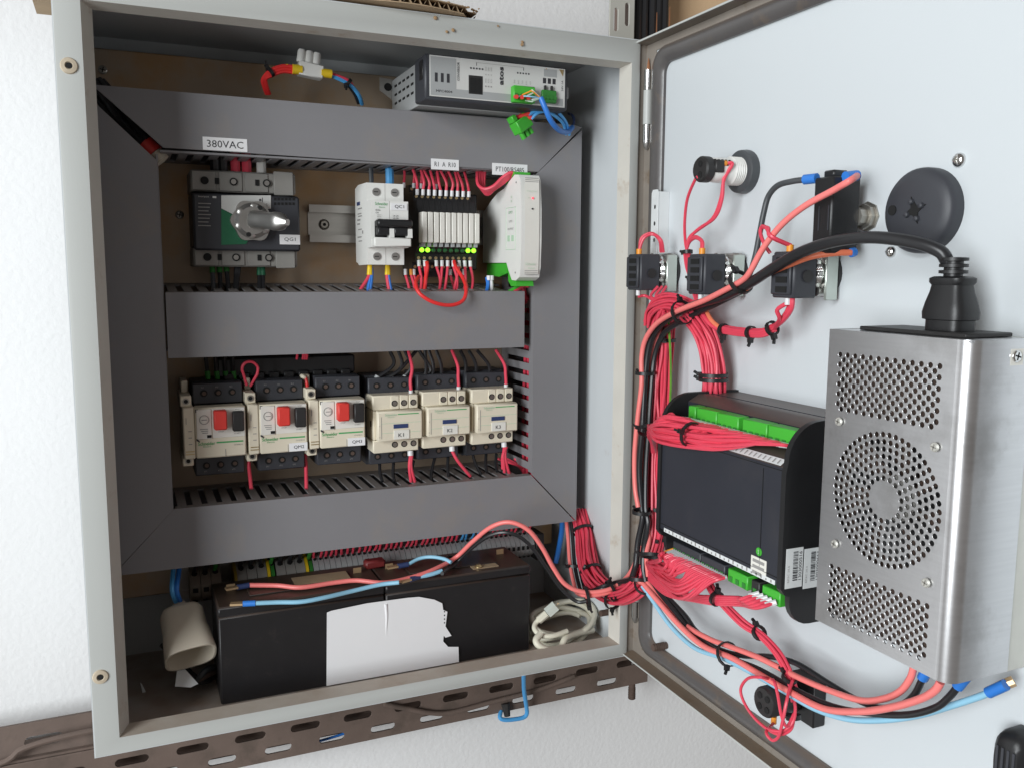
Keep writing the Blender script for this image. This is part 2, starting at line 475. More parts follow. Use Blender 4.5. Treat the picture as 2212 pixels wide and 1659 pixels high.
# front frame: face, soft outer edge and return, mitred all round
def frame(fl, fr, fb, ft, rb):
    out = [(0, 0), (XR, 0), (XR, H), (0, H)]
    inn = [(fl, fb), (XR - fr, fb), (XR - fr, H - ft), (fl, H - ft)]
    ret = [(fl + 0.0075, fb + 0.0022), (XR - fr - 0.003, fb + 0.0022), (XR - fr - 0.003, H - ft - 0.002), (fl + 0.0075, H - ft - 0.002)]
    f = MB(); k = 0.0035
    o2 = [(k, k), (XR - k, k), (XR - k, H - k), (k, H - k)]
    o3 = [(k * .3, k * .3), (XR - k * .3, k * .3), (XR - k * .3, H - k * .3), (k * .3, H - k * .3)]
    vs = [(p[0], 0.006, p[1]) for p in out] + [(p[0], 0.0012, p[1]) for p in o3] + [(p[0], 0.0, p[1]) for p in o2] + [(p[0], 0, p[1]) for p in inn]
    fs = []
    for a in (0, 1, 2):
        for i in range(4):
            j = (i + 1) % 4
            fs.append((a * 4 + i, a * 4 + j, a * 4 + 4 + j, a * 4 + 4 + i))
    f.add(vs, fs)
    g = MB()
    vs = [(p[0], 0, p[1]) for p in inn] + [(p[0], 0.018, p[1]) for p in ret] + [(p[0], 0.019, p[1]) for p in inn]
    fs = [(a * 4 + i, a * 4 + (i + 1) % 4, a * 4 + 4 + (i + 1) % 4, a * 4 + 4 + i) for a in (0, 1) for i in range(4)]
    g.add(vs, fs)
    return f, g
f, g = frame(0.0195, 0.0105, 0.0150, 0.0225, 0)
f.build('front_frame', 'cabinet', enc)
g.build('frame_return', 'lip', enc, 'dusty inward fold of the front frame')
for px, py in ((149, 143), (217, 1461)):
    c = PY(px, py, 0)
    o = MB().lathe([(0.0062, 0.0), (0.0055, 0.0012), (0.0030, 0.0016), (0.0022, 0.0006)], c, (0, -1, 0), n=20).build('fixing_grommet', 'grommet', enc)
    MB().cyl(c + Vector((0, -0.0009, 0)), c + Vector((0, -0.0013, 0)), 0.0022, n=12).build('hole', 'hole', o)
MB().box(0.012, 0.497, YP, YP + 0.003, 0.075, 0.600, 0.001).build('mounting_plate', 'plate', enc)
for px, py, Y in ((222, 152, YP), (388, 465, YP)):
    screwhead(enc, PY(px, py, Y), (0, -1, 0), 0.004)
# earthing stud on the side sheet, grub of rust
c = PX(1322, 1320, XR - 0.002)
MB().cyl(c, c + Vector((-0.014, 0, 0)), 0.0035, n=10).build('earth_stud', 'rustbolt', enc)

# door, open square to the front
door = MB(); U1 = 0.50
door.box(0.0, U1, 0.0, 0.002, 0.004, H - 0.004)
dr = MB(doorx); dr.v = door.v; dr.f = door.f
dpart = dr.build('door', 'door', enc, 'white inner face of the open cabinet door')
m = MB(doorx)          # raised edge of the door, a thin lip folded towards the inside
m.box(-0.004, U1, -0.0142, 0.002, H - 0.004, H - 0.0025, 0.0003)
m.box(-0.004, U1, -0.0142, 0.002, 0.0025, 0.004, 0.0003)
m.box(-0.0055, -0.004, -0.010, 0.002, 0.0025, H - 0.0025, 0.0006)
m.build('edge_lip', 'margin', dpart)
m = MB(doorx)
m.box(-0.004, U1, -0.0152, -0.0143, H - 0.0042, H - 0.0022, 0.0003)
m.build('lip_rim', 'cabinet', dpart)
m = MB(doorx)
m.box(-0.004, U1, -0.0152, -0.0143, 0.0022, 0.0042, 0.0003)
m.build('lip_rim', 'cabinet', dpart)
m = MB(doorx)
m.box(-0.004, U1, -0.0012, -0.0002, H - 0.012, H - 0.0042); m.box(-0.004, U1, -0.0012, -0.0002, 0.0042, 0.012)
m.box(-0.004, 0.013, -0.0012, -0.0002, 0.012, H - 0.012)
m.build('dirty_margin', 'margin', dpart, 'dusty margin of the door outside the gasket')
# gasket: soft half-round foam strip round the door
def rrect(u0, u1, za, zb, r, n=6):
    pts = []
    for cx, cz, a in ((u1 - r, zb - r, 0), (u0 + r, zb - r, 90), (u0 + r, za + r, 180), (u1 - r, za + r, 270)):
        for i in range(n + 1):
            t = math.radians(a + 90 * i / n); pts.append((cx + r * math.cos(t), cz + r * math.sin(t)))
    return pts
m = MB(doorx)
prof = [(0.0, -0.0012), (0.0, -0.003), (0.12, -0.0055), (0.35, -0.0072), (0.6, -0.0074), (0.85, -0.0058), (1.0, -0.0030), (1.0, -0.0003)]
A = rrect(0.0105, U1 - 0.0105, 0.0115, H - 0.0115, 0.020); B = rrect(0.0300, U1 - 0.03, 0.0280, H - 0.0275, 0.010)
K = len(A); vs = []; fs = []
for t, y in prof:
    for p, q in zip(A, B): vs.append((p[0] + (q[0] - p[0]) * t, y, p[1] + (q[1] - p[1]) * t))
for k in range(len(prof) - 1):
    for i in range(K): fs.append((k * K + i, k * K + (i + 1) % K, (k + 1) * K + (i + 1) % K, (k + 1) * K + i))
m.add(vs, fs).build('gasket', 'gasket', dpart, 'dusty grey foam gasket round the door')
# hinges
for zc in (0.5575, 0.078):
    hg = MB(); hx = 0.5115; hy = -0.0035
    hg.cyl((hx, hy, zc - 0.017), (hx, hy, zc + 0.015), 0.0042, n=14)
    o = hg.build('hinge', 'cabinet', enc)
    MB().cyl((hx, hy, zc + 0.0155), (hx, hy, zc + 0.034), 0.0040, n=14).build('hinge_pin', 'chrome', o)
    MB().cyl((hx, hy, zc - 0.034), (hx, hy, zc - 0.0175), 0.0042, n=14).build('hinge_pin', 'chrome', o)
    MB().lathe([(0.0040, 0), (0.0030, 0.004), (0.0008, 0.007)], (hx, hy, zc - 0.034), (0, 0, -1), n=14).build('hinge_tip', 'dullmetal', o)
    MB().lathe([(0.0020, 0), (0.0012, 0.006), (0.0003, 0.011)], (hx, hy, zc + 0.034), (0, 0, 1), n=8).build('hinge_tip', 'copper', o)
# threaded studs on the door
for px, py in ((1440, 1393),):
    c = PX(px, py, XD)
    s_ = MB().cyl(c, c + Vector((-0.016, 0.0, 0)), 0.0034, n=12)
    for k in range(6): s_.cyl(c + Vector((-0.003 - k * 0.002, 0, 0)), c + Vector((-0.004 - k * 0.002, 0, 0)), 0.0039, n=12)
    s_.build('earth_stud', 'rustbolt', dpart)
# dirt flecks stuck to the frame
for px, py, r in ((978, 67, .0022), (1127, 98, .002), (1180, 150, .001), (1128, 92, .0016), (965, 70, .0015), (940, 40, .0018), (1075, 58, .0012)):
    c = PY(px, py, -0.0005)
    m = MB(); pr = [(r * (0.35 + 0.65 * random.random()), i * r * 0.25) for i in range(4)]
    m.lathe(pr, c, (0, -1, 0.2), n=7).build('mud_fleck', 'dried', enc)

# ================================================================== slotted steel behind the cabinet
sa = thing('slotted_angle', 'brown slotted steel angle running under the cabinet along the wall', 'steel angle', (0.25, 0.207, -0.152))
hl = []
x = -0.28
k = 0
while x < 0.64:
    if x < 0.655: hl.append(slot(x, -0.1180, 0.0335, 0.0046))
    hl.append(slot(x + 0.030, -0.1385, 0.0300, 0.0046))
    x += 0.0608
perforated('slotted_face', 'rust', sa, [(-0.36, -0.152), (0.664, -0.150), (0.664, -0.098), (-0.36, -0.098)], [h for h in hl if max(p[0] for p in h) < 0.655], 0.003,
           lambda v: Vector((v.x, 0.2085 + v.z, v.y)))
MB().box(-0.36, 0.664, 0.2105, 0.252, -0.0980, -0.0955).build('back_leg', 'rust', sa)
MB().box(-0.36, 0.655, 0.2340, 0.2360, -0.1500, -0.0982).build('added_backing', 'rust', sa)  # plate added behind the face so the upper slots show dark
for px, py in ((1365, 1490),):
    c = PY(px, py, 0.215)
    bo = MB().cyl(c + Vector((0, 0, 0.022)), c + Vector((0, 0, -0.012)), 0.0045, n=10)
    for k in range(7): bo.cyl(c + Vector((0, 0, 0.004 - k * 0.0024)), c + Vector((0, 0, 0.003 - k * 0.0024)), 0.0051, n=10)
    bo.build('bolt', 'rustbolt', sa)
ua = thing('slotted_angle', 'dark twisted slotted steel strip on the wall left of the cabinet corner', 'steel angle', (-0.08, 0.21, -0.11))
perforated('slotted_face', 'rust', ua, [(-0.36, -0.0965), (0.20, -0.0965), (0.20, -0.063), (-0.36, -0.066)], [slot(-0.058, -0.083, 0.036, 0.0055), slot(-0.125, -0.088, 0.042, 0.0055), slot(0.01, -0.083, 0.036, 0.0055)], 0.004,
           lambda v: Vector((v.x, 0.222 + v.z + 0.25 * (v.y + 0.08), v.y)))
MB().tube([(-0.36, 0.204, -0.111), (-0.12, 0.206, -0.097), (-0.075, 0.207, -0.082), (-0.03, 0.209, -0.078), (0.05, 0.212, -0.078)], 0.003, n=8).build('curled_edge', 'rust', ua)
po = thing('slotted_post', 'pale slotted steel post rising above the cabinet top', 'steel post', (0.60, 0.207, 0.3))
sa_, sb_ = PY(1331, 43, .207), PY(1355, 32, .207)
hl = [slot(sa_.x, sa_.z, 0.0275, 0.0032, True), slot(sb_.x, sb_.z, 0.0275, 0.0032, True), slot(sa_.x, sa_.z + 0.05, 0.0275, 0.0032, True), slot(sb_.x, sb_.z + 0.05, 0.0275, 0.0032, True)]
xl, xr = PY(1318, 40, .207).x, PY(1370, 40, .207).x
perforated('slotted_face', 'postgrey', po, [(xl, 0.3), (xr, 0.3), (xr, 0.95), (xl, 0.95)], hl, 0.003, lambda v: Vector((v.x, 0.2085 + v.z, v.y)))
MB().box(xr - 0.003, xr, 0.2105, 0.25, 0.3, 0.95).build('side_leg', 'rust', po)
bc = thing('cable_run', 'vertical run of black cables beside the pale slotted post', 'cables', (0.64, 0.225, 0.3))
for k in range(6):
    xx = xr + 0.006 + k * 0.0098
    MB().tube([(xx, 0.222 + 0.004 * (k % 2), 0.3), (xx + 0.001, 0.221, 0.5), (xx - 0.001 * (k % 3), 0.224, 0.7), (xx, 0.222, 0.95)], 0.0055, n=8).build('cable', 'blackwire', bc)
for px, pa, pb in ((1418, 78, 28), (1446, 62, 16)):
    a = PY(px, pa, 0.215); b = PY(px + 1, pb, 0.214)
    MB().cyl(a + Vector((0, 0, -0.03)), b, 0.0014, 0.0005, n=6).build('straw_tip', 'copper', bc)
# cardboard scrap lying on the cabinet
m = MB()
NC = 40
for k in range(NC):                       # fluted board: two liners with a wave between
    xa, xb = -0.02 + 0.36 * k / NC, -0.02 + 0.36 * (k + 1) / NC
    ya = lambda x: -0.006 + 0.006 * math.sin(x * 40) + (0.012 if x > 0.325 else 0)
    lift = lambda x: 0.0035 * max(0, (0.34 - x) / 0.3)
    for z_, t_ in ((0.0006, 0.0008), (0.0068, 0.0008)):
        m.add([(xa, ya(xa), H + z_ + lift(xa)), (xb, ya(xb), H + z_ + lift(xb)), (xb, 0.15, H + z_), (xa, 0.15, H + z_),
               (xa, ya(xa), H + z_ + t_ + lift(xa)), (xb, ya(xb), H + z_ + t_ + lift(xb)), (xb, 0.15, H + z_ + t_), (xa, 0.15, H + z_ + t_)],
              [(0, 1, 2, 3), (4, 7, 6, 5), (0, 4, 5, 1), (2, 6, 7, 3), (0, 3, 7, 4), (1, 5, 6, 2)])
NW = 280
wv = [(-0.02 + 0.36 * k / NW, H + 0.0041 + 0.0026 * math.sin(k * 0.9)) for k in range(NW + 1)]
m.add([(x, ya(x) + 0.0008, z + lift(x)) for x, z in wv] + [(x, 0.15, z) for x, z in wv], [(k, k + 1, NW + 2 + k, NW + 1 + k) for k in range(NW)])
o = m.build('cardboard_scrap', 'cardboard'); tag(o, 'torn brown cardboard scrap lying on the cabinet top', 'cardboard')
for k in range(46):
    x = 0.290 + random.random() * 0.050; y = -0.004 + random.random() * 0.03
    r = random.uniform(0.0008, 0.0024)
    m = MB().lathe([(r * 0.6, 0), (r, r * 0.5), (r * 0.4, r)], (0, 0, 0), (random.uniform(-.5, .5), random.uniform(-.5, .5), 1), n=5)
    if k == 0: frag = MB()
    frag.add([v + Vector((x, y, H + 0.0078)) for v in m.v], m.f)
tag(frag.build('sawdust_crumbs', 'dried'), 'brown crumbs heaped on the cardboard edge on the cabinet', 'crumbs', kind='stuff')

# ================================================================== wire ducts
FI = 0.0133
def finger_row(parent, kind, a0, a1, fixed, inward, tilt=0.0):
    """slotted side wall: one tongue after another; kind 'x' runs along X at height fixed, 'z' runs along Z at X = fixed"""
    src = None; n = int((a1 - a0) / FI)
    for i in range(n):
        a = a0 + i * FI
        if src is None:
            m = MB()
            yA, yB = YD + 0.0095, YP - 0.016
            if kind == 'x':
                z0_, z1_ = sorted((fixed, fixed + inward * 0.0016))
                m.box(a, a + 0.0080, yA, yB, z0_, z1_, 0.0003)
                for v in m.v: v.z += tilt * (v.y - YD) / (YP - YD)
            else:
                x0_, x1_ = sorted((fixed, fixed + inward * 0.0016))
                m.box(x0_, x1_, yA, yB, a, a + 0.0080, 0.0003)
            src = m.build('finger', 'duct', parent)
        else:
            share(src, parent, (FI * i, 0, 0) if kind == 'x' else (0, 0, FI * i), 'finger')
    m = MB()
    for ya, yb in ((YD + 0.0012, YD + 0.0095), (YP - 0.016, YP - 0.0005)):
        if kind == 'x':
            k0 = len(m.v); m.box(a0 - 0.002, a1 + 0.002, ya, yb, *sorted((fixed, fixed + inward * 0.0018)))
            for v in m.v[k0:]: v.z += tilt * (v.y - YD) / (YP - YD)
        else: m.box(*sorted((fixed, fixed + inward * 0.0018)), ya, yb, a0 - 0.002, a1 + 0.002)
    m.build('wall_strip', 'duct', parent)
def cover(parent, poly):
    return MB().prism(poly, 'y', YD - 0.0012, YD + 0.0010).build('cover', 'duct', parent)
def P2(px, py, Y=YD):
    p = PY(px, py, Y); return (p.x, p.z)
OX0, OX1, OZ0, OZ1 = 0.0165, 0.4838, 0.1275, 0.5515
IX0, IX1, IZ0, IZ1 = 0.0715, 0.4300, 0.1835, 0.4995
GP = 0.0006
def duct(label, loc):
    return thing('wire_duct', label, 'wire duct', loc)
d1 = duct('grey slotted wire duct across the top, marked 380VAC', (0.25, 0.12, 0.4995))
cover(d1, [P2(198, 184), (OX1 - 0.008, OZ1 - 0.002), (OX1 - 0.0005, OZ1 - 0.004), (IX1 + 0.004, IZ1 + 0.0005), P2(353, 320)])
MB().box(IX0 + 0.002, IX1, YD + 0.0012, YP - 0.0005, OZ1 - 0.002, OZ1 - 0.0004).build('back_wall', 'duct', d1)
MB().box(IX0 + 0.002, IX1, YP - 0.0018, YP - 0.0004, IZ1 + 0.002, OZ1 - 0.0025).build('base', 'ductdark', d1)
finger_row(d1, 'x', IX0 + 0.004, IX1, IZ1, 1)
d2 = duct('grey slotted wire duct standing along the shaded left side', (0.045, 0.12, OZ0))
cover(d2, [(OX0, OZ0 + 0.0), P2(202.8, 221), P2(337.7, 347), (IX0, IZ0 - GP), (OX0 + 0.0008, OZ0)])
MB().box(OX0, OX0 + 0.0016, YD + 0.0012, YP - 0.0005, OZ0 + 0.004, OZ1 - 0.02).build('back_wall', 'duct', d2)
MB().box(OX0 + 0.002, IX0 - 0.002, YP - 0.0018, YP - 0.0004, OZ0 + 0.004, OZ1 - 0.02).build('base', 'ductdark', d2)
finger_row(d2, 'z', IZ0 + 0.004, IZ1 - 0.004, IX0, -1)
d3 = duct('grey slotted wire duct standing along the daylit right side', (0.457, 0.12, OZ0))
cover(d3, [(OX1, OZ0 + 0.0), (OX1, OZ1 - 0.0065), (IX1 - 0.0005, IZ1 - 0.004), (IX1, IZ0 + 0.0005)])
MB().box(OX1 - 0.0018, OX1 - 0.0002, YD + 0.0012, YP - 0.0005, OZ0 + 0.004, OZ1 - 0.01).build('back_wall', 'duct', d3)
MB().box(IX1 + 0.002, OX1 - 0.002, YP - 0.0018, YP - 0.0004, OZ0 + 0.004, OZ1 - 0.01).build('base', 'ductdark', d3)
finger_row(d3, 'z', IZ0 + 0.004, IZ1 - 0.004, IX1, 1)
d4 = duct('grey slotted wire duct between the breaker row and the contactor row', (0.25, 0.12, 0.3205))
cover(d4, [(IX0 + 0.0012, 0.3205), (0.4196, 0.3205), (0.4196, 0.3785), (IX0 + 0.0012, 0.3785)])
MB().box(IX0 + 0.004, 0.4190, YP - 0.0018, YP - 0.0004, 0.3225, 0.3765).build('base', 'ductdark', d4)
finger_row(d4, 'x', IX0 + 0.004, 0.4180, 0.3783, -1, 0.0075)
finger_row(d4, 'x', IX0 + 0.004, 0.4180, 0.3207, 1)
d5 = duct('grey slotted wire duct across the bottom above the terminal strip', (0.25, 0.12, OZ0))
cover(d5, [(OX0 + 0.0018, OZ0), (OX1 - 0.0018, OZ0), (IX1 - 0.0012, IZ0), (IX0 + 0.0006, IZ0)])
MB().box(IX0, IX1, YD + 0.0012, YP - 0.0005, OZ0 + 0.0004, OZ0 + 0.002).build('back_wall', 'duct', d5)
MB().box(IX0, IX1, YP - 0.0018, YP - 0.0004, OZ0 + 0.0025, IZ0 - 0.002).build('base', 'ductdark', d5)
finger_row(d5, 'x', IX0 + 0.004, IX1 - 0.002, IZ0 - 0.0002, -1)
# wires seen inside the ducts, through the slots
b = thing('wire_bundle', 'red wires lying inside the right hand duct behind its tongues', 'wires', (0.45, 0.12, 0.13))
strands(b, [(0.450, 0.118, 0.150), (0.447, 0.112, 0.24), (0.449, 0.115, 0.33), (0.446, 0.11, 0.42), (0.449, 0.12, 0.49)], 16, 0.0016, 'redwire', 0.012, nside=6)
b = thing('wire_bundle', 'red and black wires lying inside the bottom duct', 'wires', (0.25, 0.12, 0.14))
strands(b, [(0.09, 0.12, 0.150), (0.2, 0.118, 0.155), (0.3, 0.122, 0.152), (0.42, 0.116, 0.158)], 14, 0.0018, 'redwire', 0.013, mats=['redwire', 'blackwire', 'redwire', 'blackwire', 'blackwire'], nside=6)
b = thing('wire_bundle', 'dark wires lying inside the middle duct', 'wires', (0.25, 0.12, 0.335))
strands(b, [(0.08, 0.12, 0.345), (0.2, 0.118, 0.35), (0.3, 0.122, 0.346), (0.41, 0.12, 0.35)], 10, 0.0020, 'blackwire', 0.014, mats=['blackwire', 'redwire', 'blackwire'], nside=6)
b = thing('wire_bundle', 'black cables with a red sleeve showing in the open duct corner joint', 'wires', (0.045, 0.11, 0.47))
strands(b, [P_ for P_ in (PY(205, 180, .11), PY(260, 250, .105), PY(312, 312, .10))], 7, 0.0032, 'blackwire', 0.0095, nside=8)
a_, b_ = PY(312, 312, .10), PY(334, 333, .098)
MB().tube([a_, b_], 0.0085, n=12).build('red_sleeve', 'red', b)
MB().tube([b_, PY(350, 350, .097)], 0.0075, n=12).build('tape_end', 'beige', b)

# name labels on the duct covers
def sticker(parent, px0, py0, px1, py1, Y, s, size, width=None, mat='paper', name='name_label', ink='ink', slope=0.0):
    x0, x1, z0, z1 = RY(px0, py0, px1, py1, Y)
    o = MB().box(x0, x1, Y - 0.0004, Y, z0, z1).build(name, mat, parent)
    if s: text(o, s, ((x0 + x1) / 2, Y - 0.00055, (z0 + z1) / 2), size * (z1 - z0), ink, width=(width * (x1 - x0)) if width else None)
    return o
Yl = YD - 0.0013
sticker(d1, 438, 299, 534, 327, Yl, '380VAC', 0.55, 0.82)
sticker(d1, 931, 345, 991, 368, Yl, 'R1  A  R10', 0.44, 0.76)
sticker(d1, 1063, 355, 1139, 380, Yl, 'PT100/RS485', 0.42, 0.80)

# ================================================================== rails
def din_rail(label, x0, x1, zc, yb=YP - 0.0002):
    r = thing('din_rail', label, 'rail', ((x0 + x1) / 2, yb, zc - 0.019))
    h = 0.0188; t = 0.0012
    prof = [(yb, zc - 0.0125), (yb - 0.0075, zc - 0.0125), (yb - 0.0075, zc - h), (yb - 0.0089, zc - h), (yb - 0.0089, zc - 0.0112), (yb - t, zc - 0.0112),
            (yb - t, zc + 0.0112), (yb - 0.0089, zc + 0.0112), (yb - 0.0089, zc + h), (yb - 0.0075, zc + h), (yb - 0.0075, zc + 0.0125), (yb, zc + 0.0125)]
    m = MB(); n = len(prof)
    m.add([(x0, p[0], p[1]) for p in prof] + [(x1, p[0], p[1]) for p in prof], [(i, (i + 1) % n, n + (i + 1) % n, n + i) for i in range(n)] + [tuple(range(n)), tuple(range(n, 2 * n))])
    m.build('profile', 'rail', r)
    return r
r1 = din_rail('bare metal mounting rail showing between the rotary switch and the breaker', 0.2145, 0.425, 0.446)
c = PY(700, 486, YP - 0.0016)
o = MB().lathe([(0.0055, 0), (0.0055, 0.0006), (0.0035, 0.0022), (0.0020, 0.0022)], c, (0, -1, 0), n=18).build('rail_screw', 'screw', r1)
MB().cyl(c + Vector((0, -0.0022, 0)), c + Vector((0, -0.0025, 0)), 0.0018, n=6).build('socket', 'hole', o)
din_rail('metal rail behind the motor starters and contactors', 0.085, 0.422, 0.248)
din_rail('metal rail under the terminal strip', 0.07, 0.462, 0.089)

# ================================================================== rotary main switch
q = thing('rotary_switch', 'dark main switch with grey terminal rows and a chrome-grey turning handle, marked QG1', 'switch', (0.147, 0.13, 0.40))
zt, zb = (0.470, 0.4895), (0.4015, 0.4190)
MB().box(0.1000, 0.1955, 0.118, YP - 0.001, 0.4195, 0.4695, 0.001).build('base', 'black', q)
bx0, bx1, bz0, bz1 = RY(418, 419, 648, 545, .104)
MB().box(bx0, bx1, 0.104, 0.1179, bz0 + 0.001, bz1 - 0.001, 0.0018).build('front_cover', 'charcoal', q)
for za, zc_, lab in ((zt[0], zt[1], 'upper'), (zb[0], zb[1], 'lower')):
    t = MB().box(0.0995, 0.1940, 0.113, YP - 0.001, za, zc_, 0.0012)
    for k in range(3): t.box(0.1005 + k * 0.0235, 0.1215 + k * 0.0235, 0.1118, 0.1131, za + 0.001, zc_ - 0.001, 0.0006)
    t.box(0.1735, 0.1915, 0.1108, 0.1131, za - 0.001, zc_ + 0.0015, 0.0006)
    tb = t.build('terminal_block', 'greyplastic', q)
    zc = (za + zc_) / 2
    for k, dx in enumerate((0.0105, 0.034, 0.0575, 0.081)):
        if k == 3: continue
        xx = 0.0995 + (0.012, 0.0365, 0.0665)[k] + (0.001 if k else 0)
        MB().cyl((xx, 0.1116, zc), (xx, 0.1107, zc), 0.0036, n=14).build('screw_well', 'hole', tb)
        MB().cyl((xx, 0.1110, zc), (xx, 0.1104, zc), 0.0024, n=10).build('screw', 'dullmetal' if k else 'hole', tb)
    for xx in (0.1205, 0.1565):
        MB().box(xx, xx + 0.0035, 0.1110, 0.1117, zc - 0.0028, zc + 0.0028).build('vent', 'hole', tb)
p = lambda a, b, Y=.1038: (PY(a, b, Y).x, PY(a, b, Y).z)
MB().prism([p(478, 423), p(585, 423), p(585, 452), p(540, 452), p(515, 470), p(478, 451)], 'y', 0.1032, 0.1039).build('white_scale', 'faceplate', q)
MB().prism([p(478, 452), p(514, 470), p(540, 512), p(532, 528), p(478, 530)], 'y', 0.1034, 0.1039).build('green_panel', 'greenpanel', q)
text(q, 'I', PY(567, 433, .1030), 0.0042, 'ink')
text(q, '0.5', PY(572, 444, .1030), 0.003, 'inkgrey')
MB().cyl(PY(562, 433, .1031), PY(562, 433, .1028), 0.0011, n=8).build('dot', 'ink', q)
for k in range(6):
    for r_ in range(2):
        c = PY(594 + k * 8, 431 + r_ * 10, .1036); MB().box(c.x - .001, c.x + .001, .1034, .1040, c.z - .0012, c.z + .0012).build('vent', 'hole', q)
for k in range(7):
    c = PY(428, 440 + k * 8, .1037); MB().box(c.x, c.x + 0.011 - 0.001 * (k % 3), .1035, .1040, c.z - .0004, c.z + .0004).build('print_line', 'inkgrey', q)
text(q, 'Interpact', PY(440, 426, .1034), 0.0018, 'faceplate', width=0.009)
MB().box(PY(460, 426, .1).x, PY(468, 426, .1).x, .1033, .1040, PY(464, 428, .1).z, PY(464, 424, .1).z).build('badge', 'faceplate', q)
# turning handle: ribbed rosette and a tapered grip standing off
hc = PY(545, 478, 0.098)
ro = MB(); pts = []
for i in range(48):
    t = 2 * math.pi * i / 48; r = 0.0185 + 0.0012 * math.cos(6 * t); pts.append((hc.x + r * math.cos(t), hc.z + r * math.sin(t)))
ro.prism(pts, 'y', 0.0955, 0.1035)
ro.cyl((hc.x, 0.0957, hc.z), (hc.x, 0.0915, hc.z), 0.0165, 0.0125, n=32)
rp = ro.build('rosette', 'dullmetal', q)
for i in range(6):
    t = 2 * math.pi * i / 6 + 0.4
    cx, cz = hc.x + 0.0125 * math.cos(t), hc.z + 0.0125 * math.sin(t)
    MB().lathe([(0.0042, 0), (0.0038, 0.0016), (0.0022, 0.0028)], (cx, 0.0945, cz), (0, -1, 0), n=14).build('boss', 'dullmetal', rp)
for i, t in enumerate((1.05, -1.9)):
    cx, cz = hc.x + 0.0135 * math.cos(t), hc.z + 0.0135 * math.sin(t)
    MB().cyl((cx, 0.0925, cz), (cx, 0.0913, cz), 0.0022, n=12).build('hole', 'hole', rp)
tip = PY(622, 481, 0.055)
g0 = Vector((hc.x + 0.002, 0.093, hc.z + 0.001)); g1 = Vector((tip.x, 0.057, tip.z))
gm = MB(); dirv = (g1 - g0); L_ = dirv.length; dd = dirv.normalized()
sx = dd.cross(Vector((0, 0, 1))).normalized(); sz = sx.cross(dd)
secs = [(0.0, 0.009, 0.0085), (0.25, 0.0078, 0.0080), (0.55, 0.0066, 0.0078), (0.66, 0.0078, 0.0086), (0.80, 0.0072, 0.0076), (0.9, 0.0045, 0.0048), (1.0, 0.0026, 0.0028)]
vs = []; fs = []; n = 14
for t, a, b_ in secs:
    for i in range(n):
        an = 2 * math.pi * i / n
        vs.append(g0 + dd * (L_ * t) + sx * (a * math.copysign(abs(math.cos(an)) ** .7, math.cos(an))) + sz * (b_ * math.copysign(abs(math.sin(an)) ** .7, math.sin(an))))
for k in range(len(secs) - 1):
    for i in range(n): fs.append((k * n + i, k * n + (i + 1) % n, (k + 1) * n + (i + 1) % n, (k + 1) * n + i))
fs += [tuple(range(n)), tuple((len(secs) - 1) * n + i for i in range(n))]
gm.add(vs, fs).build('grip', 'dullmetal', q)
sticker(q, 604, 508, 648, 529, .1037, 'QG1', 0.42, 0.55)
# incoming and outgoing leads of the main switch
def leads(label, spec, cat='wires'):
    b = thing('wire_bundle', label, cat, spec[0][0][0])
    for pts, r, mat, fer in spec:
        MB().tube(pts, r, n=9).build('wire', mat, b)
        if fer: sleeve(b, pts[0], Vector(pts[0]) + (Vector(pts[1]) - Vector(pts[0])).normalized() * fer[1], r + 0.0006, fer[0])
    return b
leads('thick black, red and white leads dropping from the top duct into the main switch',
      [([PY(x, 376, .125), PY(x - 1, 350, .123), PY(x - 2, 325, .12)], r, m_, None) for x, r, m_ in
       ((465, .0046, 'blackwire'), (482, .0046, 'blackwire'), (509, .0046, 'redwire'), (533, .0046, 'redwire'), (565, .0046, 'whiteplastic'))])
leads('dark leads with green ferrules leaving the bottom of the main switch',
      [([PY(x, 572, .125), PY(x + dx / 2, 598, .122), PY(x + dx, 632, .112)], .0021, m_, f_) for x, dx, m_, f_ in
       ((458, 3, 'greywire', ('greendark', .008)), (474, 2, 'blackwire', ('greendark', .008)), (488, 6, 'blackwire', ('greendark', .007)), (517, -6, 'blackwire', None),
        (511, -3, 'blackwire', None), (561, -1, 'blackwire', ('greenpanel', .011)), (567, 2, 'blackwire', ('greenpanel', .011)))])

# ================================================================== two pole breaker
q = thing('circuit_breaker', 'white two pole breaker with a black double toggle, marked QC1', 'breaker', (0.277, 0.12, 0.404))
X0, X1 = 0.2585, 0.2955
pr = [(0.142, 0.4075), (0.142, 0.4805), (0.1290, 0.4835), (0.0955, 0.4830), (0.0955, 0.4655), (0.0800, 0.4650), (0.0800, 0.4210), (0.0955, 0.4205), (0.0955, 0.4045), (0.130, 0.4040), (0.136, 0.4065)]
for k, (a, b_) in enumerate(((X0, (X0 + X1) / 2 - 0.0002), ((X0 + X1) / 2 + 0.0002, X1))):
    MB().prism(pr, 'x', a, b_).build('pole_housing', 'whiteplastic', q)
for zc in (0.4745, 0.4125):
    for k in range(2):
        xx = X0 + 0.0095 + k * 0.0185
        o = MB().cyl((xx, 0.0957, zc), (xx, 0.0947, zc), 0.0040, n=18).build('terminal_ring', 'inkgrey', q)
        MB().cyl((xx - 0.0004, 0.0949, zc), (xx - 0.0004, 0.0943, zc), 0.0033, n=14).build('screw', 'dullmetal', o)
        MB().box(xx - 0.0026, xx + 0.0018, 0.0941, 0.0944, zc - 0.0004, zc + 0.0004).build('slot', 'hole', o)
MB().box(X0 + 0.0035, X1 - 0.0005, 0.0790, 0.0802, 0.4305, 0.4455, 0.0003).build('toggle_window', 'hole', q)
tg = MB().box(X0 + 0.003, X1 + 0.0005, 0.0660, 0.0785, 0.4400, 0.4470, 0.0015)
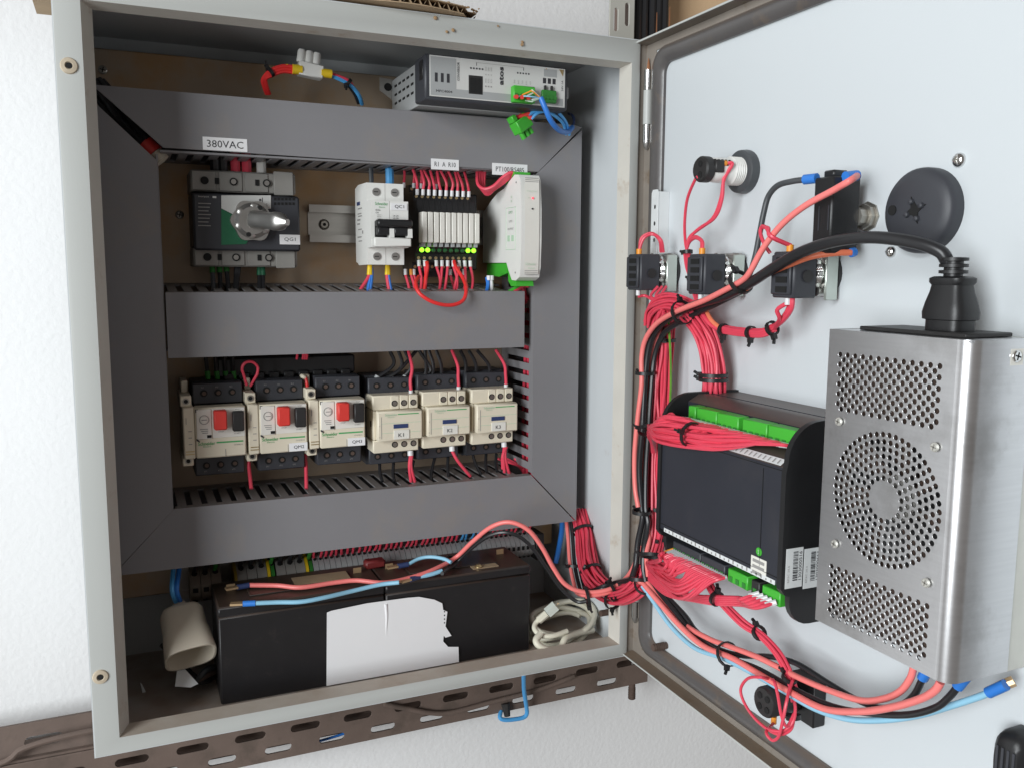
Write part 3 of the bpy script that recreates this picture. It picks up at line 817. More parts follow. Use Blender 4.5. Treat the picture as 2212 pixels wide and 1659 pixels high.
tg.box(X0 + 0.004, X0 + 0.0155, 0.0700, 0.0788, 0.4320, 0.4402, 0.001); tg.box(X0 + 0.0205, X1 - 0.003, 0.0700, 0.0788, 0.4320, 0.4402, 0.001)
tg.build('toggle', 'black', q)
o = MB()
for xx in (X0 + 0.0155, X1 - 0.0035):
    o.prism([(0.0800, 0.4300), (0.0700, 0.4300), (0.0705, 0.4385), (0.0755, 0.4400), (0.0800, 0.4400)], 'x', xx, xx + 0.0046)
o.box(X0 + 0.0005, X1, 0.0700, 0.0799, 0.4215, 0.4300, 0.001)
o.build('toggle_guard', 'whiteplastic', q)
text(q, 'Schneider', (X0 + 0.0105, 0.0797, 0.4622), 0.0030, 'inkgreen', width=0.0125)
text(q, 'Electric', (X0 + 0.0110, 0.0797, 0.4590), 0.0012, 'inkgreen', width=0.006)
text(q, 'K32a', (X0 + 0.0070, 0.0797, 0.4562), 0.0016, 'ink'); text(q, 'C4', (X0 + 0.0060, 0.0797, 0.4537), 0.0016, 'ink')
for k in range(3): text(q, '400V~', (X0 + 0.0085, 0.0797, 0.4515 - k * 0.0016), 0.0009, 'inkgrey', width=0.0055)
for k in range(2): text(q, 'LA 2A', (X0 + 0.0245, 0.0797, 0.4512 - k * 0.0022), 0.0015, 'ink', width=0.0055)
nl = MB().box(X0 + 0.0195, X1 - 0.0012, 0.0793, 0.0799, 0.4565, 0.4630).build('name_label', 'paper', q)
text(nl, 'QC1', (X0 + 0.028, 0.0790, 0.4598), 0.0036, 'ink', width=0.0092)
# print on the breaker's cheek
SR, SU = (0, -1, 0), (0, 0, 1)
for k, (y_, z_, w_, h_) in enumerate(((0.128, .4650, .012, .0035), (0.122, .4600, .016, .0012), (0.124, .4550, .015, .001), (0.122, .4525, .016, .001), (0.127, .4490, .012, .0016), (0.128, .445, .010, .0014), (0.123, .4395, .014, .001), (0.112, .4365, .004, .003), (0.125, .432, .016, .0012), (0.122, .428, .014, .001))):
    MB().box(X0 - 0.0004, X0, y_ - w_ / 2, y_ + w_ / 2, z_ - h_ / 2, z_ + h_ / 2).build('print_line', 'inkgrey' if k else 'navy', q)
leads('blue and grey leads coming down from the top duct into the breaker', [([PY(x, 402, .118), PY(x, 385, .118), PY(x - 1, 362, .118)], r, m_, None) for x, r, m_ in ((802, .0024, 'greywire'), (842, .0042, 'skyblue'))])
leads('red and blue pairs in yellow ferrules leaving the bottom of the breaker',
      [([PY(x, 574, .112), PY(x + a, 597, .110), PY(x + b_, 632, .106)], .0018, m_, (('yellow'), .010) if f_ else None) for x, a, b_, m_, f_ in
       ((800, 0, -6, 'blue', 1), (799, -2, -24, 'redwire', 1), (802, 1, -3, 'blue', 0), (838, 1, 7, 'blue', 1), (837, -1, 4, 'redwire', 1))])

# ================================================================== ten slim relays
RP = 0.00617
RX0 = 0.3112
pr = [(0.154, 0.3925), (0.154, 0.4860), (0.1290, 0.4860), (0.1290, 0.4785), (0.1140, 0.4785), (0.1140, 0.4690), (0.1020, 0.4690), (0.0990, 0.4585), (0.0990, 0.4230), (0.1080, 0.4160), (0.1080, 0.4075), (0.1200, 0.4075), (0.1200, 0.3985), (0.1320, 0.3985), (0.1320, 0.3925)]
ORD = ('first', 'second', 'third', 'fourth', 'fifth', 'sixth', 'seventh', 'eighth', 'ninth', 'tenth')
def relay(i):
    x = RX0 + i * RP; on = i in (0, 1, 8, 9)
    r = thing('relay_module', 'slim relay module with its lamp %s, %s from the white breaker' % ('glowing green' if on else 'off', ORD[i]), 'relay', (x + 0.003, 0.14, 0.392), 'slim relays on the upper rail')
    MB().prism(pr, 'x', x + 0.0001, x + RP - 0.0001).build('base', 'black', r)
    MB().box(x + 0.0006, x + RP - 0.0005, 0.0860, 0.0989, 0.4265, 0.4565, 0.0006).build('plug_in_relay', 'creamwhite', r)
    MB().box(x + 0.0012, x + RP - 0.0012, 0.0900, 0.0988, 0.4225, 0.4264, 0.0003).build('retainer', 'midgrey', r)
    c = Vector((x + RP / 2, 0.0962, 0.4195))
    MB().lathe([(0.0023, 0), (0.0023, 0.0016), (0.0014, 0.0028)], c + Vector((0, 0.001, 0)), (0, -1, 0), n=12).build('lamp', 'ledgreen' if on else 'ledoff', r)
    for y_, z_ in ((0.1140, 0.4735), (0.1290, 0.4822), (0.1080, 0.4118), (0.1200, 0.4030)):
        MB().cyl((x + RP / 2, y_, z_), (x + RP / 2, y_ - 0.0005, z_), 0.0016, n=10).build('screw', 'brass', r)
    return r
for i in range(10): relay(i)
MB_end = MB().box(RX0 + 10 * RP + 0.0002, RX0 + 10 * RP + 0.009, 0.118, 0.154, 0.400, 0.478, 0.001)
tag(MB_end.build('end_stop', 'black'), 'black end stop between the relay row and the slim white converter', 'end stop')
b = thing('wire_bundle', 'red wires in white ferrules dropping from the top duct into the relays', 'wires', (0.34, 0.115, 0.478))
for i in range(10):
    x = RX0 + (i + 0.5) * RP
    a = Vector((x, 0.1105, 0.4745)); e = Vector((x - 0.004 + 0.003 * math.sin(i * 2.1), 0.118, 0.506))
    mid = Vector((x - 0.001 + 0.0015 * math.sin(i * 1.3), 0.109, 0.489))
    f_ = a + Vector((0, -0.0005, 0.0058))
    MB().tube([f_, mid, e], 0.0014, n=7).build('wire', 'redwire', b)
    MB().cyl(a, f_, 0.0019, n=10).build('ferrule', 'whiteferrule', b)
for i, x in enumerate((0.305, 0.3155, 0.3235, 0.3395, 0.3505)):
    a = Vector((x, 0.1255, 0.4825)); f_ = a + Vector((0, 0, 0.005))
    MB().cyl(a, f_, 0.0018, n=8).build('ferrule', 'whiteferrule' if i != 4 else 'orange', b)
    MB().tube([f_, f_ + Vector((0.001, 0.001, 0.01)), f_ + Vector((-0.001, 0.002, 0.02))], 0.0014, n=7).build('wire', 'redwire', b)
b = thing('wire_bundle', 'red wires in white ferrules leaving the bottom of the relays', 'wires', (0.34, 0.115, 0.38))
for i in range(10):
    x = RX0 + (i + 0.5) * RP
    a = Vector((x, 0.1065, 0.4095)); f_ = a + Vector((0.0002 * math.sin(i), -0.0006, -0.0062))
    bend = 0.005 * math.sin(i * 2.3 + 0.6)
    if i == 2: continue
    e = Vector((x + bend - 0.001, 0.108, 0.3765))
    MB().tube([f_, (f_ + e) / 2 + Vector((bend * .3, -0.003, 0)), e], 0.0014, n=7).build('wire', 'redwire', b)
    MB().cyl(a, f_, 0.0019, n=10).build('ferrule', 'whiteferrule', b)
for i, x in enumerate((0.3035, 0.3095, 0.3125, 0.352, 0.367)):
    a = Vector((x, 0.118, 0.4005)); f_ = a + Vector((0, -0.0005, -0.006))
    MB().cyl(a, f_, 0.0018, n=8).build('ferrule', 'orange' if i == 1 else 'whiteferrule', b)
    MB().tube([f_, f_ + Vector((0.002, -0.003, -0.010)), f_ + Vector((0.003, -0.006, -0.020))], 0.0014, n=7).build('wire', 'redwire', b)
lp = [PY(922, 572, .100), PY(921, 590, .096), PY(905, 598, .09), PY(898, 612, .078), PY(906, 634, .070), PY(935, 653, .066), PY(972, 660, .066), PY(1000, 650, .068), PY(1007, 625, .075), PY(1000, 602, .088), PY(985, 578, .098), PY(981, 565, .104)]
wire_thing('jumper_wire', lp[2:], 0.0019, 'redbright', 'bright red looped jumper hanging from the relays over the duct edge')
b = tag(MB().tube([PY(922, 566, .104), PY(923, 578, .102), PY(920, 600, .104), PY(916, 632, .107)], 0.002, n=8).build('jumper_wire', 'redbright'), 'short bright red lead between white ferrules under the third relay', 'wire')

# ================================================================== slim signal converter with green plugs
q = thing('signal_converter', 'slim white module with green plugs and a red lamp, standing beyond the relays', 'converter', (0.412, 0.10, 0.389))
X0, X1 = 0.4020, 0.4240
pr = [(0.152, 0.4080), (0.152, 0.4620), (0.1260, 0.4740), (0.1100, 0.4800), (0.0930, 0.4830), (0.0800, 0.4890), (0.0660, 0.4945), (0.0560, 0.4935), (0.0515, 0.4880), (0.0490, 0.4600), (0.0485, 0.4300), (0.0500, 0.4020), (0.0530, 0.3930), (0.0620, 0.3895), (0.0720, 0.3900), (0.0800, 0.3990), (0.0860, 0.4075)]
MB().prism(pr, 'x', X0, X1).build('housing', 'whiteplastic', q)
fr = MB(); cz = [(0.0487 - 0.0012 + 0.0020 * ((z - 0.4430) / 0.05) ** 2, z) for z in [0.396 + i * 0.0094 for i in range(11)]]
vs = []; fs = []
for y_, z in cz: vs += [(X0 + 0.0035, y_, z), (X1 - 0.0030, y_, z)]
for i in range(10): fs.append((2 * i, 2 * i + 1, 2 * i + 3, 2 * i + 2))
fr.add(vs, fs).build('front_window', 'creamwhite', q)
c = PY(1151, 429, .0475)
MB().lathe([(0.0010, 0), (0.0010, 0.0004), (0.0006, 0.0006)], c, (0, -1, 0), n=10).build('lamp', 'ledred', q)
c = PY(1150, 452, .0470); MB().cyl(c, c + Vector((0, -.0004, 0)), 0.0009, n=8).build('test_point', 'ink', q)
text(q, 'Data Stop', PY(1149, 414, .0468), 0.0014, 'inkpale', width=0.011)
text(q, 'Err', PY(1143, 428, .0468), 0.0013, 'inkpale')
text(q, 'Schneider', PY(1146, 571, .0470), 0.0024, 'inkpale', width=0.011)
text(q, 'Electric', PY(1148, 580, .0472), 0.0014, 'inkpale', width=0.007)
for z_ in (0.4862, 0.3958):
    for k in range(3): MB().box(X0 + 0.004, X1 - 0.0035, 0.0490, 0.0500, z_ + k * 0.0017, z_ + k * 0.0017 + 0.0007).build('grip_line', 'inkgrey', q)
# diagram printed on the cheek
for za, zb_, ya, yb in ((0.4625, 0.4630, 0.063, 0.087), (0.4205, 0.4210, 0.063, 0.087), (0.4205, 0.4630, 0.0630, 0.0634), (0.4205, 0.4630, 0.0866, 0.0870)):
    MB().box(X0 - 0.0003, X0, ya, yb, za, zb_).build('print_line', 'inkpale', q)
text(q, 'LIYCY', (X0 - 0.0004, 0.075, 0.458), 0.0025, 'inkgreen', SR, SU, width=0.010)
for zc, w_ in ((0.449, .009), (0.4415, .015)): text(q, 'OUTPUT', (X0 - 0.0004, 0.075, zc), 0.0022, 'inkgrey', SR, SU, width=w_)
for y_ in (0.070, 0.080): MB().box(X0 - 0.0003, X0, y_ - .003, y_ + .003, 0.429, 0.435).build('print_mark', 'inkpale', q)
for zc in (0.473, 0.469): text(q, 'IN', (X0 - 0.0004, 0.073, zc), 0.0025, 'inkpale', SR, SU)
for y_, z_ in ((0.0615, 0.4865), (0.0625, 0.3975)): MB().cyl((X0 - .0002, y_, z_), (X0 - .0006, y_, z_), 0.0010, n=8).build('rivet', 'inkgrey', q)
MB().prism([(0.068, 0.4950), (0.078, 0.4920), (0.0865, 0.4868), (0.0895, 0.4855), (0.0900, 0.4930), (0.076, 0.4985), (0.068, 0.4975)], 'x', X0 + 0.001, X1 - 0.004).build('plug', 'green', q, 'green plug on top')
MB().prism([(0.0870, 0.4070), (0.1450, 0.4070), (0.1450, 0.3950), (0.1100, 0.3930), (0.0880, 0.3970)], 'x', X0 + 0.002, X1 - 0.001).build('plug', 'green', q, 'green plug underneath at the back')
MB().prism([(0.0660, 0.3893), (0.0730, 0.3895), (0.0810, 0.3985), (0.0858, 0.4060), (0.0858, 0.3890), (0.078, 0.3835), (0.0640, 0.3840)], 'x', X0 + 0.002, X1 - 0.001).build('plug', 'green', q, 'green plug underneath at the front')
b = thing('wire_bundle', 'red wires looping from the duct up into the green plug of the slim module', 'wires', (0.39, 0.09, 0.48))
for k in range(5):
    o_ = Vector((0.0008 * k, 0.0016 * k, -0.0016 * k))
    MB().tube([PY(1031 + k * 4, 372, .10), PY(1032 + k * 3, 398, .094) + o_, PY(1046 + k * 2, 409 - k, .088) + o_, PY(1066, 403 - 2 * k, .082) + o_, PY(1085, 385, .078) + o_ * .8, PY(1103, 374, .074) + o_ * .6, PY(1116, 378, .074) + o_ * .4], 0.0017, n=7).build('wire', 'redwire', b)
b = thing('wire_bundle', 'blue, red and green wires with white ferrules under the slim module', 'wires', (0.41, 0.09, 0.375))
for px, m_, r_, ex, ey in ((1052, 'blue', .002, -6, 30), (1060, 'whiteferrule', .002, 2, 20), (1117, 'redwire', .002, 15, 40), (1123, 'redwire', .002, 20, 45)):
    MB().tube([PY(px, 600, .09), PY(px + 2, 618, .088), PY(px + ex, 618 + ey, .10)], r_, n=7).build('wire', m_, b)
for px in (1117, 1125): sleeve(b, PY(px, 601, .086), PY(px, 613, .085), .0027, 'whiteferrule')
for px in (1056, 1062): sleeve(b, PY(px, 596, .088), PY(px, 606, .088), .0024, 'whiteferrule')
MB().tube([PY(1130, 612, .089), PY(1112, 624, .087), PY(1095, 634, .089)], 0.0022, n=8).build('wire', 'green', b)
MB().tube([PY(1130, 618, .089), PY(1110, 632, .086), PY(1090, 642, .092)], 0.0022, n=8).build('wire', 'redwire', b)
for k in range(4):
    MB().tube([PY(1120 + 3 * k, 612, .09), PY(1132 + 2 * k, 650, .10), PY(1138 + k * 2, 700, .11), PY(1140 + k * 2, 760, .115)], 0.0016, n=7).build('wire', 'redwire', b)

# ================================================================== motor starters
def starter(x0, zc, name, label):
    q = thing('motor_starter', label, 'motor starter', (x0 + 0.022, 0.13, zc - 0.045), 'motor starters on the lower rail')
    x1 = x0 + 0.0448
    b_ = MB().box(x0, x1, 0.118, 0.156, zc - 0.0445, zc + 0.0445, 0.001)
    b_.box(x0, x1, 0.1085, 0.1179, zc + 0.0242, zc + 0.0440, 0.001); b_.box(x0, x1, 0.1085, 0.1179, zc - 0.0440, zc - 0.0242, 0.001)
    bd = b_.build('body', 'charcoal', q)
    for s_ in (1, -1):
        for k in range(3):
            xx = x0 + 0.0098 + k * 0.0128
            MB().cyl((xx, 0.1087, zc + s_ * 0.0345), (xx, 0.1079, zc + s_ * 0.0345), 0.0034, n=12).build('screw_well', 'hole', bd)
            MB().cyl((xx + .0004, 0.1081, zc + s_ * 0.0343), (xx + .0004, 0.1076, zc + s_ * 0.0343), 0.0020, n=8).build('screw', 'rustbolt', bd)
            text(bd, ('1L1', '3L2', '5L3')[k] if s_ > 0 else ('2T1', '4T2', '6T3')[k], (xx - 0.001, 0.1082, zc + s_ * 0.0345 + 0.0054 * s_), 0.0013, 'inkgrey')
    fc = MB().box(x0, x1, 0.0900, 0.1084, zc - 0.0236, zc + 0.0236, 0.0012).build('front_cover', 'cream', q)
    MB().box(x0 + 0.0012, x0 + 0.0145, 0.0890, 0.0901, zc - 0.0055, zc + 0.0222, 0.0005).build('setting_panel', 'creamwhite', fc)
    ringm = MB(); ring(ringm, (x0 + 0.008, 0.0889, zc + 0.0125), (0, 1, 0), 0.0038, 0.0006, 0.0006, n=18); ringm.build('current_dial', 'inkgrey', fc)
    MB().cyl((x0 + .008, .0889, zc + .0125), (x0 + .008, .0884, zc + .0125), 0.0030, n=14).build('dial_knob', 'creamwhite', fc)
    MB().box(x0 + .0056, x0 + .0104, .0882, .0885, zc + .0121, zc + .0129).build('dial_slot', 'inkgrey', fc)
    for k in range(3): MB().box(x0 + .004 + .001 * k, x0 + .011, .0888, .0891, zc + .0035 - k * .0018, zc + .0042 - k * .0018).build('print_line', 'inkgrey', fc)
    MB().box(x0 + 0.0100, x0 + 0.0140, 0.0886, 0.0900, zc - 0.0045, zc - 0.0018).build('test_window', 'hole', fc)
    MB().prism([(x0 + .0006, zc + .0225), (x0 + .003, zc + .0225), (x0 + .003, zc + .0215), (x0 + .0014, zc + .0195), (x0 + .0006, zc + .0195)], 'y', .0893, .0899).build('seal_mark', 'ink', fc)
    MB().prism([(x0 + .0006, zc - .0050), (x0 + .0016, zc - .0050), (x0 + .0038, zc - .0074), (x0 + .0034, zc - .0082), (x0 + .0006, zc - .0066)], 'y', .0893, .0899).build('seal_mark', 'ink', fc)
    MB().box(x0 + 0.0150, x0 + 0.0440, 0.0893, 0.0901, zc - 0.0050, zc + 0.0225, 0.0003).build('button_panel', 'creamwhite', fc)
    MB().box(x0 + 0.0160, x0 + 0.0275, 0.0800, 0.0898, zc + 0.0034, zc + 0.0215, 0.0012).build('stop_button', 'red', q)
    MB().box(x0 + 0.0326, x0 + 0.0428, 0.0828, 0.0898, zc + 0.0008, zc + 0.0195, 0.0010).build('start_button', 'blacksoft', q)
    text(fc, 'STOP', (x0 + .0225, .0891, zc + .0006), 0.0014, 'inkgrey'); text(fc, 'START', (x0 + .037, .0891, zc - .0018), 0.0014, 'inkgrey')
    text(fc, 'RESET', (x0 + .0378, .0891, zc + .0208), 0.0011, 'inkgrey')
    text(fc, 'Schneider', (x0 + .0095, .0897, zc - .0098), 0.0032, 'inkgreen', width=0.0150, bold=0.01)
    text(fc, 'Electric', (x0 + .0100, .0897, zc - .0126), 0.0014, 'inkgreen', width=0.0070)
    MB().box(x0 + 0.0182, x0 + 0.0420, 0.0896, 0.0900, zc - 0.0102, zc - 0.0089).build('green_bar', 'inkgreen', fc)
    text(fc, 'GV2ME14', (x0 + .0375, .0897, zc - .0126), 0.0013, 'inkgrey', width=0.008)
    MB().box(x0 + .0258, x0 + .0262, .0896, .0900, zc - .0232, zc - .0160).build('label_edge', 'inkgrey', fc)
    if name:
        nl = MB().box(x0 + 0.0270, x1 - 0.0006, 0.0892, 0.0899, zc - 0.0230, zc - 0.0150).build('name_label', 'paper', q)
        text(nl, name, (x0 + .0362, .0890, zc - .0192), 0.0036, 'ink', width=0.0098)
    # side contact block
    ab = MB().box(x0 - 0.0102, x0 - 0.0004, 0.0905, 0.15, zc - 0.0236, zc + 0.0242, 0.0010)
    ab.box(x0 - 0.0116, x0 - 0.0020, 0.0960, 0.15, zc + 0.0243, zc + 0.0345, 0.0008); ab.box(x0 - 0.0116, x0 - 0.0020, 0.0960, 0.15, zc - 0.0310, zc - 0.0238, 0.0008)
    ab.box(x0 - 0.0095, x0 - 0.0035, 0.1180, 0.15, zc + 0.0346, zc + 0.0460, 0.0008)
    ac = ab.build('contact_block', 'cream', q)
    for z_ in (zc + 0.0294, zc - 0.0262):
        MB().cyl((x0 - .0068, .0961, z_), (x0 - .0068, .0953, z_), 0.0030, n=14).build('screw', 'screw', ac)
        MB().cyl((x0 - .0068, .0954, z_), (x0 - .0068, .0951, z_), 0.0019, n=12).build('screw_well', 'hole', ac)
    for k in range(2): MB().box(x0 - .0088, x0 - .0012, .0901, .0906, zc - .0195 + k * .0026, zc - .0186 + k * .0026).build('print_line', 'brass', ac)
    MB().box(x0 - .0078, x0 - .0073, .0901, .0906, zc + .009, zc + .015).build('print_line', 'inkgrey', ac)
    for k in range(3): MB().box(x0 - .006, x0 - .003, .0901, .0906, zc - .0100 + k * .006, zc - .0094 + k * .006).build('print_line', 'inkgrey', ac)
    return q
ZQ = 0.2495
starter(0.0935, ZQ, None, 'cream and charcoal motor starter with a blank name field, next to the left duct')
starter(0.1508, ZQ, 'QM2', 'cream and charcoal motor starter with red and black buttons, marked QM2')
starter(0.2075, ZQ + 0.001, 'QM3', 'cream and charcoal motor starter with red and black buttons, marked QM3')
o = MB().box(0.118, 0.2520, 0.128, 0.156, 0.2955, 0.3140, 0.0015)
for k in range(9): o.box(0.1235 + k * 0.0142, 0.1335 + k * 0.0142, 0.1250, 0.1281, 0.2930, 0.3000, 0.001)
tag(o.build('busbar_block', 'black'), 'black comb busbar block above the motor starters', 'busbar')
leads('dark leads with green ferrules entering the starter next to the left duct', [([PY(x, 818, .128), PY(x - 3, 796, .126), PY(x - 6 + i, 768, .12)], .0019, 'blackwire', ('greendark', .008)) for i, x in enumerate((450, 470, 489, 506))])
wire_thing('jumper_wire', [PY(533, 832, .112), PY(527, 812, .110), PY(523, 796, .108), PY(530, 784, .107), PY(545, 782, .107), PY(556, 792, .108), PY(556, 806, .109), PY(549, 820, .111), PY(541, 834, .114)], 0.0014, 'redwire', 'thin red wire looped above the contact block of the QM2 starter')
leads('red stub wires in a cream clip above the QM3 contact block', [([PY(659, 815, .115), PY(662, 826, .113), PY(664, 840, .113)], .0018, 'redbright', None), ([PY(652, 812, .118), PY(655, 814, .115), PY(660, 818, .115)], .0022, 'cream', None)])
for xa, nm in ((538, 'red wire leaving the lower clamp left of the QM2 starter'), (661, 'red wire leaving the lower clamp left of the QM3 starter')):
    wire_thing('wire', [PY(xa - 2, 985 if xa < 600 else 980, .116), PY(xa, 1010, .112), PY(xa + (5 if xa < 600 else 1), 1055, .100)], 0.0019, 'redwire', nm)
for k in range(3):
    pass
b = thing('wire_bundle', 'short red wire ends showing under the middle duct above the busbar block', 'wires', PY(650, 770, .12))
for k, px in enumerate((641, 654, 658, 662)):
    MB().tube([PY(px, 776, .122), PY(px + 1, 768, .12), PY(px, 756, .118)], 0.0013, n=7).build('wire', 'redwire', b)

# ================================================================== contactors
def contactor(x0, zc, name):
    q = thing('contactor', 'cream contactor on a charcoal base, marked ' + name, 'contactor', (x0 + 0.025, 0.13, zc - 0.045), 'contactors on the lower rail')
    x1 = x0 + 0.0482
    b_ = MB().box(x0 - 0.0006, x1 - 0.001, 0.122, 0.156, zc - 0.0460, zc + 0.0460, 0.001)
    b_.box(x0 + 0.0008, x1 - 0.002, 0.1130, 0.1219, zc + 0.0240, zc + 0.0445, 0.001); b_.box(x0 + 0.0008, x1 - 0.002, 0.1130, 0.1219, zc - 0.0445, zc - 0.0240, 0.001)
    bd = b_.build('base', 'charcoal', q)
    for s_ in (1, -1):
        for k in range(3):
            xx = x0 + 0.0095 + k * 0.0145
            MB().cyl((xx, 0.1132, zc + s_ * 0.0365), (xx, 0.1124, zc + s_ * 0.0365), 0.0034, n=12).build('screw_well', 'hole', bd)
            MB().cyl((xx, 0.1126, zc + s_ * 0.0365), (xx, 0.1121, zc + s_ * 0.0365), 0.0019, n=8).build('screw', 'rustbolt', bd)
    up = MB().box(x0, x1 - 0.0008, 0.0930, 0.1218, zc + 0.0145, zc + 0.0290, 0.0010)
    for k in range(3): up.box(x0 + 0.0185 + k * 0.0096, x0 + 0.0270 + k * 0.0096, 0.0922, 0.0931, zc + 0.0150, zc + 0.0286, 0.0006)
    cu = up.build('upper_terminal_cover', 'cream', q)
    lo_ = MB().box(x0, x1 - 0.0008, 0.0930, 0.1218, zc - 0.0290, zc - 0.0160, 0.0010)
    cl = lo_.build('lower_terminal_cover', 'cream', q)
    for cv, z_ in ((cu, zc + 0.0208), (cl, zc - 0.0212)):
        for k in range(3):
            xx = x0 + 0.0222 + k * 0.0098
            y_ = 0.0922 if cv is cu else 0.0930
            MB().cyl((xx, y_ + .0002, z_), (xx, y_ - 0.0005, z_), 0.0031, n=16).build('screw_well', 'hole', cv)
            MB().cyl((xx + .0002, y_, z_), (xx + .0002, y_ - 0.0008, z_), 0.0023, n=12).build('screw', 'screw', cv)
    ft = MB().box(x0 + 0.0026, x1 + 0.0010, 0.0845, 0.1216, zc - 0.0158, zc + 0.0143, 0.0013)
    ft.box(x0 + 0.0004, x0 + 0.0026, 0.0930, 0.1216, zc - 0.0155, zc + 0.014, 0.0004)
    fc = ft.build('front_cover', 'cream', q)
    text(fc, 'Schneider', (x0 + .0165, .0842, zc + .0108), 0.0026, 'inkpale', width=0.0125, bold=0.008)
    text(fc, 'Electric', (x0 + .0165, .0842, zc + .0085), 0.0013, 'inkpale', width=0.0070)
    MB().box(x0 + 0.0235, x0 + 0.0450, 0.0841, 0.0846, zc + 0.0104, zc + 0.0113).build('green_bar', 'inkgreen', fc)
    MB().box(x0 + 0.0188, x0 + 0.0338, 0.0838, 0.0846, zc - 0.0032, zc + 0.0010, 0.0002).build('carrier_window', 'navy', fc)
    MB().box(x0 + 0.0062, x0 + 0.0066, 0.0842, 0.0846, zc - 0.0130, zc + 0.0090).build('print_line', 'inkgrey', fc)
    for z_ in (zc + .0022, zc - .0075): MB().box(x0 + 0.0066, x0 + 0.0470, 0.0842, 0.0846, z_ - .00015, z_ + .00015).build('print_line', 'inkpale', fc)
    for t_, px_, pz_ in (('U', .0045, .0), ('U', .0045, -.0112)): text(fc, t_, (x0 + px_, .0842, zc + pz_), 0.0013, 'inkgrey')
    MB().box(x0 - 0.0001, x0 + 0.0004, 0.1000, 0.1035, zc - 0.0030, zc + 0.0030).build('side_slot', 'hole', fc)
    nl = MB().box(x0 + 0.0190, x0 + 0.0350, 0.0836, 0.0846, zc - 0.0142, zc - 0.0050, 0.0002).build('name_label', 'creamwhite', q)
    text(nl, name, (x0 + .0262, .0833, zc - .0100), 0.0036, 'ink', width=0.0056)
    return q
KX = (0.2608, 0.3125, 0.3662)
ZK = (0.2462, 0.2474, 0.2474)
for x, z, n_ in zip(KX, ZK, ('K1', 'K2', 'K3')): contactor(x, z, n_)
for x, z, n_, ex, ey in zip(KX, ZK, ('K1', 'K2', 'K3'), (882, 976, 1071), (757, 757, 756)):
    a = Vector((x + 0.0418, 0.100, z + 0.0288)); f_ = a + Vector((0, -0.0005, 0.0035))
    e = PY(ex, ey, .112)
    wt = thing('control_wire', 'red control wire with a white ferrule dropping into contactor ' + n_, 'wire', a)
    MB().tube([f_, f_ + Vector((-0.0002, 0.001, 0.010)), (f_ + e) / 2 + Vector((0.002 if n_ != 'K3' else 0.003, -0.002, 0.003)), e], 0.0017, n=8).build('wire', 'redwire', wt)
    MB().cyl(a, f_, 0.0022, n=10).build('ferrule', 'whiteferrule', wt)
for i, (x, z, n_) in enumerate(zip(KX, ZK, ('K1', 'K2', 'K3'))):
    xx = x + (0.040, 0.0335, 0.039)[i]
    a = Vector((xx, 0.098, z - 0.0288)); f_ = a + Vector((0, -0.001, -0.0060))
    wt = thing('control_wire', 'red control wires in a white ferrule leaving the bottom of contactor ' + n_, 'wire', a)
    ends = ([(888, 1040), (896, 1040)], [(1016, 1028)], [(1090, 1020), (1100, 1022), (1086, 1012)])[i]
    for k, e in enumerate(ends):
        e = PY(e[0], e[1], .097)
        MB().tube([f_ + Vector((0.0012 * k, 0, 0)), f_ * .6 + e * .4 + Vector((-0.002, -0.002, 0)), e], 0.0017, n=8).build('wire', 'redwire', wt)
    MB().cyl(a, f_, 0.0030, n=12).build('ferrule', 'whiteferrule', wt)
spec = []
for i, (px, ex) in enumerate(((815, 836), (845, 862), (875, 893), (955, 942), (985, 962), (1075, 1040), (1090, 1070), (1120, 1092))):
    pass
b = thing('wire_bundle', 'black power wires dropping from the middle duct into the three contactors', 'wires', PY(900, 760, .12))
for i, (px, py, mx, my, ex, ey) in enumerate(((812, 818, 850, 788, 842, 757), (842, 818, 868, 790, 860, 757), (872, 816, 888, 792, 874, 757), (826, 822, 862, 800, 900, 757),
                                             (895, 812, 930, 800, 905, 757), (931, 826, 936, 790, 926, 757), (954, 824, 953, 790, 942, 757), (905, 822, 920, 806, 918, 757),
                                             (1004, 822, 1006, 785, 994, 757), (1029, 820, 1027, 785, 1012, 757), (1056, 818, 1056, 790, 1030, 757))):
    MB().tube([PY(px, py, .120), PY(mx, my, .116), PY(ex, ey, .118)], 0.0019, n=7).build('wire', 'blackwire', b)
for px in (812, 842, 872): sleeve(b, PY(px, 820, .119), PY(px + 4, 812, .119), .0028, 'midgrey')
for px in (931, 1029, 1056): MB().box(PY(px - 1, 815, .117).x, PY(px + 1, 815, .117).x, .117, .118, PY(px, 828, .117).z, PY(px, 812, .117).z).build('lug', 'chrome', b)
b = thing('wire_bundle', 'black power wires leaving the bottoms of the contactors into the lower duct', 'wires', PY(980, 1030, .11))
for px, py, ex, ey in ((893, 1000, 890, 1030), (940, 990, 930, 1040), (968, 990, 970, 1035), (1018, 975, 1040, 1026), (1050, 985, 1052, 1020), (1072, 985, 1074, 1018), (820, 1004, 826, 1040), (850, 1004, 852, 1040)):
    MB().tube([PY(px, py - 5, .120), PY((px + ex) / 2 - 2, (py + ey) / 2, .112), PY(ex, ey, .104)], 0.0017, n=7).build('wire', 'blackwire', b)
b = thing('wire_bundle', 'red wires fanning out at the lower end of the right hand duct', 'wires', PY(1125, 1000, .11))
for k in range(11):
    MB().tube([PY(1075 + k * 6, 990 + 3 * (k % 3), .125), PY(1105 + k * 4, 1000 + k, .118), PY(1125 + k * 3, 1010 + k * 2, .125), PY(1140 + k * 2, 1040 + k, .13)], 0.0015, n=6).build('wire', 'redwire', b)

